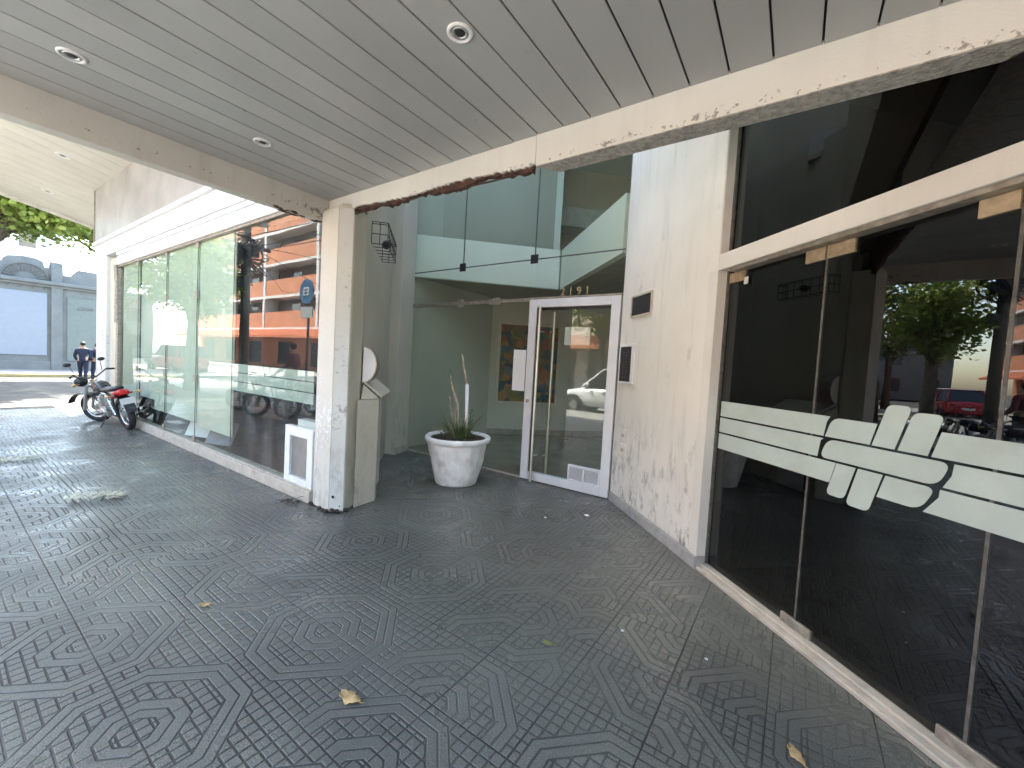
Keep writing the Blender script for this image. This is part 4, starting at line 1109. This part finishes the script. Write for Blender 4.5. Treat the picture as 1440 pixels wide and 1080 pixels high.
silver_bike = dup(bike, (-9.9, -.45, 0), math.radians(200), 'black motorcycle parked across the pavement, mirrored in the shop glass', 'parked motorcycles'); silver_bike.rotation_euler = (math.radians(-6), 0, math.radians(100))
recolour(silver_bike, M['red_paint'], M['black_plastic'])
b2 = dup(bike, (-9.1, -.75, 0), 0, 'white motorcycle parked across the pavement, nearest the canopy', 'parked motorcycles'); b2.rotation_euler = (math.radians(-6), 0, math.radians(104)); recolour(b2, M['red_paint'], M['car_white'])
b3 = dup(bike, (-11.2, -.6, 0), 0, 'silver motorcycle parked across the pavement, nearest the utility pole', 'parked motorcycles'); b3.rotation_euler = (math.radians(-6), 0, math.radians(96)); recolour(b3, M['red_paint'], M['car_silver'])

# ================================================================== CARS
def car(label, paint, tall=0.0, group='cars parked along the street'):
    t = thing('car', label, 'car', (0, 0, 0), 0, group)
    H = 1.46 + tall
    def sec(x, hw, zb, zt, tum=.92): return [(x, -hw * .92, zb), (x, hw * .92, zb), (x, hw, zb + (zt - zb) * .35), (x, hw * .98, zb + (zt - zb) * .75), (x, hw * tum, zt), (x, -hw * tum, zt), (x, -hw * .98, zb + (zt - zb) * .75), (x, -hw, zb + (zt - zb) * .35)]
    b = MB(); b.loft([sec(2.12, .60, .34, .62), sec(2.05, .74, .26, .74), sec(1.75, .84, .22, .84), sec(1.0, .88, .20, .95 + tall * .3), sec(0, .89, .20, .97 + tall * .3), sec(-1.2, .89, .20, 1.0 + tall * .3), sec(-1.85, .86, .24, 1.0 + tall * .3), sec(-2.08, .78, .30, .92 + tall * .3), sec(-2.14, .66, .36, .78)])
    b.build('body', paint, t, smooth=True, subsurf=2)
    zb_ = .93 + tall * .3
    def cab(x, hw, z): return [(x, -hw, z), (x, hw, z)]
    b = MB()
    lo = [(1.0, .80), (-1.95, .80)]; hi = [(.15, .62), (-1.55, .62)]
    v0 = [(1.02, -.80, zb_), (1.02, .80, zb_), (-1.98, .80, zb_), (-1.98, -.80, zb_)]; v1 = [(.20, -.64, H - .05), (.20, .64, H - .05), (-1.62, .64, H - .05), (-1.62, -.64, H - .05)]
    b.loft([v0, v1]); b.build('windows', M['car_glass'], t, bevel=.03)
    b = MB(); b.loft([[(.26, -.66, H - .055), (.26, .66, H - .055), (-1.70, .66, H - .055), (-1.70, -.66, H - .055)], [(.05, -.58, H), (.05, .58, H), (-1.5, .58, H), (-1.5, -.58, H)]])
    for s_ in (-1, 1):
        for p, q_ in (((1.04, .80, zb_ - .02), (.22, .65, H - .04)), ((-.35, .815, zb_ - .02), (-.42, .66, H - .04)), ((-2.0, .80, zb_ - .02), (-1.64, .65, H - .04))):
            b.tube([(p[0], p[1] * s_, p[2]), (q_[0], q_[1] * s_, q_[2])], .04, 6)
    b.build('roof', paint, t, bevel=.02)
    for x in (1.32, -1.30):
        for s_ in (-1, 1):
            m = Matrix.Translation((x, .80 * s_, .32))
            b = MB(); b.torus(.235, .085, m, 28, 10, 1.25); o = b.build('wheel', M['tyre'], t, smooth=True)
            b = MB(); b.lathe([(.19, .0), (.19, .05), (.15, .03), (.05, .045), (.02, .05)], 20, m @ Matrix.Rotation(math.radians(-90 * s_), 4, 'X')); b.build('rim', M['alu'], o)
            b = MB(); b.torus(.36, .05, m @ Matrix.Translation((0, .0 * s_, .0)), 28, 8, 1.9); b.build('wheel_arch', M['black_plastic'], t, smooth=True)
    for s_ in (-1, 1):
        b = MB(); b.ball((2.0, .60 * s_, .68), .13, (.8, 1.1, .6), 2); b.build('headlight', M['headlamp'], t, smooth=True)
        b = MB(); b.ball((-2.04, .66 * s_, .82), .12, (.6, .8, 1.3), 2); b.build('tail_lamp', M['tail'], t, smooth=True)
        b = MB(); b.ball((.75, .95 * s_, 1.0 + tall * .3), .09, (.6, 1, .7), 2); b.build('wing_mirror', paint, t, smooth=True)
        for xd in (.1, -.9):
            b = MB(); b.box(xd - .08, xd + .08, .885 * s_ - .015, .885 * s_ + .015, .80, .83); b.build('door_handle', M['black_plastic'], t)
    b = MB(); b.box(2.06, 2.13, -.45, .45, .38, .55); b.build('grille', M['black_plastic'], t, bevel=.02)
    b = MB(); b.box(-2.17, -2.13, -.25, .25, .55, .67); b.build('number_plate', M['plate'], t)
    return t
c1 = car('white sport utility car parked at the kerb, mirrored in the door glass', M['car_white'], .25)
c1.location = (-5.4, -5.45, -.13); c1.rotation_euler = (0, 0, math.pi)
def car_at(x, y, rz, paint, label):
    c = dup(c1, (x, y, -.13), rz, label); recolour(c, M['car_white'], paint); return c
car_at(-31.5, -4.6, math.radians(175), M['car_red'], 'red car stopped by the crossing, mirrored in the dark glass front')
car_at(-38.5, -6.6, math.radians(4), M['car_silver'], 'silver car on the main road beyond the crossing')
car_at(-19.5, -9.0, math.radians(180), M['car_white'], 'white car driving in the far lane, opposite the shop')
car_at(-14.2, -10.6, 0, M['car_silver'], 'silver car parked at the opposite kerb before the orange flats')
car_at(.4, -5.4, 0, M['car_red'], 'red car parked at the near kerb behind the white one')

# ================================================================== TREES, POLE, SIGNS
def tree(x, y, th, c, rad, n, label, seed, m='foliage', leaf=.16):
    r = random.Random(seed)
    t = thing('street_tree', label, 'tree', (x, y, 0), 0, 'street trees')
    b = MB(); cx_, cy_, cz_ = c
    b.tube([(0, 0, 0), (.03, .02, th * .5), (cx_ * .3, cy_ * .3, th), (cx_ * .6, cy_ * .6, th + (cz_ - th) * .6)], [.24, .19, .16, .08], 10)
    ends = []
    for k in range(11):
        a = k * 2.4; e = Vector((cx_ + rad[0] * .75 * math.cos(a) * r.uniform(.5, 1), cy_ + rad[1] * .75 * math.sin(a) * r.uniform(.5, 1), cz_ + rad[2] * r.uniform(-.6, .7)))
        s0 = Vector((cx_ * .3, cy_ * .3, th)) * r.uniform(.85, 1.1)
        b.tube([s0, s0.lerp(e, .5) + Vector((0, 0, .3)), e], [.08, .045, .012], 6); ends.append(e)
    b.build('trunk', M['bark'], t, smooth=True)
    b = MB()
    cl = []
    for k in range(46):
        if k < len(ends): cl.append((ends[k], r.uniform(.5, .9)))
        else:
            d = Vector((r.gauss(0, 1), r.gauss(0, 1), r.gauss(0, 1))).normalized() * r.uniform(.35, 1.0)
            cl.append((Vector((cx_ + d.x * rad[0], cy_ + d.y * rad[1], cz_ + d.z * rad[2])), r.uniform(.4, .85)))
    for i in range(n):
        cc, cr_ = cl[r.randrange(len(cl))]
        p = cc + Vector((r.gauss(0, 1), r.gauss(0, 1), r.gauss(0, .7))) * cr_ * .55
        u = Vector((r.gauss(0, 1), r.gauss(0, 1), r.gauss(0, .6))).normalized() * leaf * r.uniform(.6, 1.2); v = u.cross(Vector((r.gauss(0, 1), r.gauss(0, 1), 1))).normalized() * leaf * .38
        b.face([p, p + u * .5 + v, p + u, p + u * .5 - v])
    b.build('crown', M[m], t)
    return t
tree(-20.4, .2, 3.2, (.2, 1.6, 6.0), (2.9, 2.6, 1.6), 13000, 'leafy bright green street tree on the corner pavement', 4, 'foliage', .20)
tree(-17.4, -.9, 2.2, (0, 0, 3.9), (1.3, 1.0, 1.5), 5200, 'small bushy street tree at the kerb before the crossing', 27, 'foliage', .17)
tree(-24.6, 7.2, 4.0, (1.2, -3.4, 7.0), (4.4, 3.4, 1.7), 23000, 'street tree reaching over the side street before the corner house', 33, 'foliage', .17)
tree(-33.5, -2.0, 3.2, (0, 0, 6.2), (3.2, 3.2, 3.0), 7000, 'dense street tree beyond the pale corner house front', 9, 'foliage_dark', .24)
tree(-9.0, -12.4, 3.0, (0, 0, 5.8), (2.6, 2.4, 2.4), 5000, 'street tree on the opposite pavement before the low shops', 15, 'foliage', .22)
tree(3.0, -3.4, 2.8, (0, 0, 5.6), (2.5, 2.2, 2.2), 4000, 'street tree at the kerb behind the viewpoint', 19, 'foliage', .22)

pole = thing('utility_pole', 'dark wooden utility pole with transformer and tangled cable coils', 'utility pole', (-16.6, -2.2, 0))
b = MB(); b.tube([(0, 0, 0), (0, 0, 4), (0, 0, 8.6)], [.17, .15, .11], 12); b.build('post', M['wood_pole'], pole, smooth=True)
b = MB()
for z_ in (5.2, 7.6): b.box(-.05, .05, -.8, .8, z_, z_ + .1)
b.build('crossarm', M['wood_pole'], pole)
rc = random.Random(8); b = MB()
for i in range(26):
    c_ = Vector((rc.uniform(-.2, .2), rc.uniform(-.45, .45), rc.uniform(4.3, 5.6))); R_ = rc.uniform(.16, .42)
    u = Vector((rc.gauss(0, 1), rc.gauss(0, 1), rc.gauss(0, .5))).normalized(); v = u.cross(Vector((rc.gauss(0, 1), rc.gauss(0, 1), 1))).normalized()
    b.tube([c_ + u * R_ * math.cos(a) + v * R_ * 1.2 * math.sin(a) for a in [k * .45 for k in range(15)]], rc.uniform(.012, .03), 5)
b.build('cable_coil', M['cable'], pole, smooth=True)
b = MB()
for y_, z_ in ((.25, 4.6), (-.25, 4.9), (.2, 3.6)): b.box(-.16, .16, y_ - .12, y_ + .12, z_, z_ + .42)
b.build('junction_box', M['dark_metal'], pole, bevel=.02)
b = MB(); b.tube([(0, -.45, 6.1), (0, -.45, 7.0)], .26, 14); b.build('transformer', M['dull_steel'], pole, smooth=False)
lines = thing('overhead_cables', 'thin black cables strung along the street between poles', 'cables', (-16.6, -2.2, 5.3))
b = MB()
for y_, z_, ex in ((-.7, 5.3, 45), (-.3, 5.3, 45), (.5, 5.3, 45), (.7, 7.7, 45), (-.7, 7.7, 45), (0, 5.0, 40)):
    for sgn in (-1, 1):
        b.tube([(0, y_, z_ - 5.3), (sgn * ex * .33, y_, z_ - 5.3 - .45), (sgn * ex * .66, y_, z_ - 5.3 - .4), (sgn * ex, y_, z_ - 5.3)], .014, 5)
for yy, x_ in ((-10.3, -8), (-10.3, 5), (-10.3, -16)): b.tube([(0, 0, 0), (x_ * .5, yy * .5, -.3), (x_, yy, .8)], .012, 5)
b.build('wires', M['cable'], lines)
sg = thing('round_sign', 'round blue street sign on a dark post by the parked motorcycles', 'sign', (-11.75, -1.9, .5))
b = MB(); b.tube([(0, 0, -.5), (0, 0, 3.1)], .035, 10); b.build('post', M['dark_metal'], sg)
b = MB(); b.lathe([(.02, -.02), (.36, -.02), (.36, .02), (.02, .02)], 32, Matrix.Translation((0, .06, 2.78)) @ Matrix.Rotation(math.radians(90), 4, 'X')); b.build('disc', M['sign_blue'], sg)
b = MB(); b.box(-.30, .30, .03, .07, 2.02, 2.34); b.build('plate', M['car_silver'], sg)
o = hull_text('lettering', 'E3', .34, M['paper'], sg, Matrix.Translation((0, .085, 2.66)) @ Matrix.Rotation(math.pi, 4, 'Z') @ Matrix.Rotation(math.radians(90), 4, 'X'))

# ================================================================== PEOPLE
def skin_obj(name, pts, edges, rad, m, parent, sub=2):
    me = bpy.data.meshes.new(name); me.from_pydata([Vector(p) for p in pts], edges, [])
    me.materials.append(m)
    o = bpy.data.objects.new(name, me); COL.objects.link(o); o.parent = parent
    s = o.modifiers.new('skin', 'SKIN'); s.use_smooth_shade = True
    for v, r in zip(me.skin_vertices[0].data, rad): v.radius = (r, r) if not isinstance(r, tuple) else r
    me.skin_vertices[0].data[0].use_root = True
    k = o.modifiers.new('sub', 'SUBSURF'); k.levels = sub; k.render_levels = sub
    return o
def person(label, jacket, trousers, loc, rz, sc=1.0, arms=0.1, stride=.1, group=None):
    t = thing('person', label, 'person', loc, rz, group); t.scale = (sc,) * 3
    # x forward, y left
    pel = (0, 0, .95)
    pts = [pel, (0, 0, 1.18), (-.01, 0, 1.40), (0, 0, 1.50), (.02, 0, 1.60), (.025, 0, 1.70)]
    rad = [(.15, .11), (.14, .10), (.16, .10), .055, (.075, .085), (.07, .085)]
    E = [(0, 1), (1, 2), (2, 3), (3, 4), (4, 5)]
    def add(p, r, par): pts.append(p); rad.append(r); E.append((par, len(pts) - 1)); return len(pts) - 1
    for s_ in (-1, 1):
        f = stride * s_
        h_ = add((0, .09 * s_, .90), .095, 0); k_ = add((f * .6 + .03, .10 * s_, .50), .062, h_); a_ = add((f, .10 * s_, .09), .045, k_); add((f + .16, .11 * s_, .035), .035, a_)
        sh = add((-.01, .185 * s_, 1.41), .06, 2); el = add((-.04, .25 * s_, 1.14), .045, sh); wr = add((.10 + arms, .22 * s_, .93), .032, el); hd_ = add((.13 + arms, .22 * s_, .87), .036, wr)
        for k in range(4): add((.155 + arms + .012 * k, (.245 - .018 * k) * s_, .80 + .012 * abs(k - 1)), .010, hd_)
        add((.17 + arms, .19 * s_, .85), .011, hd_)
    skin_obj('body', pts, E, rad, M['skin'], t)
    b = MB(); b.ball((.10, 0, 1.61), .022, (.9, .7, 1.3), 2)
    b.build('nose', M['skin'], t, smooth=True)
    b = MB(); b.ball((-.005, 0, 1.68), .105, (1.0, .88, .95), 3)
    for v in list(b.b.verts):
        if v.co.x > .045 and v.co.z < 1.70: v.co.x = .03
    b.build('hair', M['hair'], t, smooth=True)
    jp = [(0, 0, .86), (0, 0, 1.18), (-.01, 0, 1.40), (0, 0, 1.48)]; jr = [(.185, .14), (.175, .13), (.19, .125), .075]; je = [(0, 1), (1, 2), (2, 3)]
    for s_ in (-1, 1):
        n = len(jp); jp += [(-.01, .19 * s_, 1.41), (-.04, .255 * s_, 1.14), (.085 + arms * .9, .222 * s_, .95)]; jr += [.078, .062, .048]; je += [(2, n), (n, n + 1), (n + 1, n + 2)]
    skin_obj('jacket', jp, je, jr, jacket, t)
    tp = [(0, 0, 1.04)]; tr_ = [(.168, .128)]; te = []
    for s_ in (-1, 1):
        f = stride * s_; n = len(tp)
        tp += [(0, .09 * s_, .88), (f * .6 + .03, .10 * s_, .50), (f, .10 * s_, .10)]; tr_ += [.108, .078, .062]; te += [(0, n), (n, n + 1), (n + 1, n + 2)]
    skin_obj('trousers', tp, te, tr_, trousers, t)
    for s_ in (-1, 1):
        b = MB(); f = stride * s_; b.ball((f + .07, .105 * s_, .045), .06, (2.1, .85, .75), 2); b.build('shoe', M['shoe'], t, smooth=True)
    return t
person('person in dark blue standing in full view before the pale corner house', M['cloth_navy'], M['cloth_navy'], (-23.3, 3.72, -.13), math.radians(160), .90, .1, .12)
person('person in dark blue clothes half hidden behind the white shop post', M['cloth_navy'], M['cloth_navy'], (-23.3, 4.12, -.13), math.radians(200), .88, .12, .1)
person('person in maroon jacket standing beside the motorcycles, mirrored in shop glass', M['cloth_maroon'], M['cloth_dark'], (-11.5, -1.35, 0), math.radians(150), 1.0, .2, .05)

# ================================================================== BUILDINGS ACROSS THE STREETS
far = thing('corner_house', 'low blue grey corner house front with parapet and white shutter panel', 'house', (-30, 2, 0))
YZ = Matrix(((0, 0, 1, -30), (1, 0, 0, 0), (0, 1, 0, 0), (0, 0, 0, 1)))      # (y,z,depth x)
b = MB(); b.box(-36, -30.0, -.5, 9.5, -.01, 4.2); P(b, 'wall', M['far_wall'], far)
b = MB(); b.box(-30.2, -29.80, -.5, 9.5, 4.10, 4.26); b.box(-30.2, -29.88, -.5, 9.5, 3.98, 4.098); P(b, 'cornice', M['far_wall'], far, bevel=.03)
b = MB()
pp = [(-.5, 4.262), (1.9, 4.262), (1.9, 4.95), (2.18, 4.95), (2.22, 5.10), (2.35, 5.22), (2.8, 5.30), (3.2, 5.27), (3.42, 5.16), (3.46, 4.92), (3.62, 4.90), (3.66, 5.22), (4.06, 5.22), (4.10, 4.66), (4.35, 4.66), (4.42, 4.80), (4.6, 5.02), (5.2, 5.02), (9.5, 4.9), (9.5, 4.262)]
b.prism(pp, -.25, -.02, YZ); P(b, 'parapet', M['far_wall'], far)
b = MB()
for k in range(13):
    a = math.radians(8 + k * 13.6); 
    b.tube([(-29.99, 2.88 + .36 * math.cos(a), 4.30 + .30 * math.sin(a)), (-29.99, 2.88 + .66 * math.cos(a), 4.30 + .62 * math.sin(a))], .025, 6)
b.tube([(-29.98, 2.88 + .72 * math.cos(math.radians(a)), 4.30 + .68 * math.sin(math.radians(a))) for a in range(5, 176, 10)], .03, 6)
P(b, 'fan_relief', M['far_dark'], far)
b = MB(); b.box(-29.999, -29.90, 3.68, 4.06, -.01, 5.2); b.box(-29.999, -29.93, -.5, 3.68, -.01, .40); b.box(-29.999, -29.93, 4.06, 9.5, -.01, .40); b.box(-29.999, -29.9, 1.5, 1.9, -.01, 4.9); P(b, 'pilaster', M['far_wall'], far, bevel=.02)
b = MB(); b.box(-29.999, -29.95, 2.10, 3.56, .68, 3.68); P(b, 'white_shutter', M['far_panel'], far, bevel=.02)
b = MB(); b.box(-29.999, -29.96, 4.22, 5.35, .45, 3.62); P(b, 'grey_door', M['far_green'], far, bevel=.01)
b = MB()
for k in range(4): b.tube([(-29.93, 2.3 + k * .38, 3.82), (-29.90, 2.40 + k * .38, 3.98)], .02, 5)
P(b, 'lamp_hooks', M['far_dark'], far)
o = hull_text('lettering', 'CASA', .24, M['far_dark'], None, Matrix.Translation((-29.955, 4.86, 3.02)) @ Matrix.Rotation(math.pi / 2, 4, 'Z') @ Matrix.Rotation(math.pi / 2, 4, 'X'), .01)
o.parent = far; o.matrix_parent_inverse = Matrix.Translation(far.location).inverted()
tb = thing('tall_block', 'plain pale lavender block rising behind the corner house', 'building', (-48, 5, 0))
b = MB(); b.box(-60, -46, -1.5, 6.1, 0, 9.5); P(b, 'wall', M['pale_block'], tb)
b = MB()
for k in range(3):
    for j in range(5): b.box(-46.0, -45.97, -1 + j * 1.7, -.2 + j * 1.7, 2 + k * 3, 3.6 + k * 3) if j < 4 else None
P(b, 'window', M['win_dark'], tb)

flats = thing('apartment_building', 'orange rendered flats with white balcony slabs and tiled awning across the street', 'building', (-36, -15, 0))
X0, X1, YF = -62, -24, -14.6
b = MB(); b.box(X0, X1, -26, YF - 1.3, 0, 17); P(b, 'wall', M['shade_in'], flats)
for k in range(5):
    z = 3.7 + k * 3.0
    b = MB(); b.box(X0, X1, YF - 1.299, YF, z - .16, z + .08); P(b, 'balcony_slab', M['slab_white'], flats)
    b = MB()
    for j in range(4):
        xa = X0 + .3 + j * 9.5; b.box(xa, xa + 8.9, YF - .14, YF - .02, z + .081, z + 1.55)
    P(b, 'balcony_wall', M['orange'], flats)
    b = MB()
    for j in range(9): b.box(X0 + 1 + j * 4.2, X0 + 2.5 + j * 4.2, YF - 1.299, YF - 1.25, z + .9, z + 2.4)
    P(b, 'window', M['win_dark'], flats)
    b = MB()
    for j in range(5): b.box(X0 + j * 9.4, X0 + .35 + j * 9.4, YF - 1.298, YF - .0, z + .081, z + 2.83)
    P(b, 'pier', M['slab_white'], flats)
b = MB()
b.loft([[(X0, YF, 3.5), (X1, YF, 3.5), (X1, YF, 3.54), (X0, YF, 3.54)], [(X0, YF + 1.5, 2.75), (X1, YF + 1.5, 2.75), (X1, YF + 1.5, 2.85), (X0, YF + 1.5, 2.85)]])
for k in range(150): b.tube([(X0 + .15 + k * .253, YF, 3.56), (X0 + .15 + k * .253, YF + 1.5, 2.87)], .07, 6)
P(b, 'tiled_awning', M['awn_tile'], flats)
b = MB(); b.box(X0, X1, YF - 1.2, YF - 1.0, 0, 3.3); P(b, 'ground_floor', M['orange'], flats)
b = MB()
for j in range(6): b.box(X0 + 2 + j * 6, X0 + 4.5 + j * 6, YF - 1.0, YF - .97, .3, 2.5)
P(b, 'shop_window', M['win_dark'], flats)
low = thing('shop_row', 'low cream shops with an orange sign band and dark windows across the street', 'building', (-6, -15, 0))
b = MB(); b.box(-23.9, 14, -24, -14.6, 0, 7.2); P(b, 'wall', M['yellowish'], low)
b = MB(); b.box(-23.9, 14, -14.59, -13.2, 2.75, 3.5); P(b, 'sign_band', M['orange'], low)
b = MB()
for j in range(9): b.box(-23 + j * 4.1, -19.8 + j * 4.1, -14.599, -14.5, .3, 2.6)
for j in range(9): b.box(-22.5 + j * 4.1, -20.9 + j * 4.1, -14.599, -14.55, 4.3, 6.0)
P(b, 'window', M['win_dark'], low)
b = MB(); b.box(-23.9, 14, -14.7, -14.3, 7.2, 7.5); P(b, 'cornice', M['slab_white'], low)
ss = thing('side_street_house', 'grey two storey house at the end of the main street', 'building', (-66, -6, 0))
b = MB(); b.box(-76, -66, -12, 3, 0, 7.5); P(b, 'wall', M['far_wall'], ss)
b = MB()
for j in range(4):
    for k in range(2): b.box(-66, -65.96, -11 + j * 3.4, -9.6 + j * 3.4, 1.0 + k * 3.2, 2.6 + k * 3.2)
P(b, 'window', M['win_dark'], ss)

# grit and crumbs that collect along the sills, wall feet and joints
rg = random.Random(77); b = MB()
def crumb(x, y, r_):
    a0 = rg.uniform(0, 6.28); p = [(x + r_ * rg.uniform(.6, 1.3) * math.cos(a0 + k * 1.57), y + r_ * rg.uniform(.5, 1.0) * math.sin(a0 + k * 1.57)) for k in range(4)]
    b.prism(p, .0006, .0006 + r_ * .5)
for i in range(420):
    k = rg.random()
    if k < .40:
        q = rp(rg.uniform(-4.4, -.9), 2.885 - abs(rg.gauss(0, .07)) - .04); crumb(q[0], q[1], rg.uniform(.0015, .005))
    elif k < .65: crumb(rg.uniform(-9.4, -3.9), 2.19 - abs(rg.gauss(0, .06)), rg.uniform(.002, .006))
    elif k < .80: crumb(rg.uniform(-3.4, -1.9), 4.50 - abs(rg.gauss(0, .08)), rg.uniform(.0015, .004))
    else: crumb(rg.uniform(-6, .4), rg.uniform(.8, 4.0) if rg.random() < .5 else rg.uniform(.8, 2.1), rg.uniform(.0012, .0035))
o = b.build('grit', mat('grit', (.16, .14, .11), .9, vary=.6, scale=60)); o['kind'] = 'stuff'
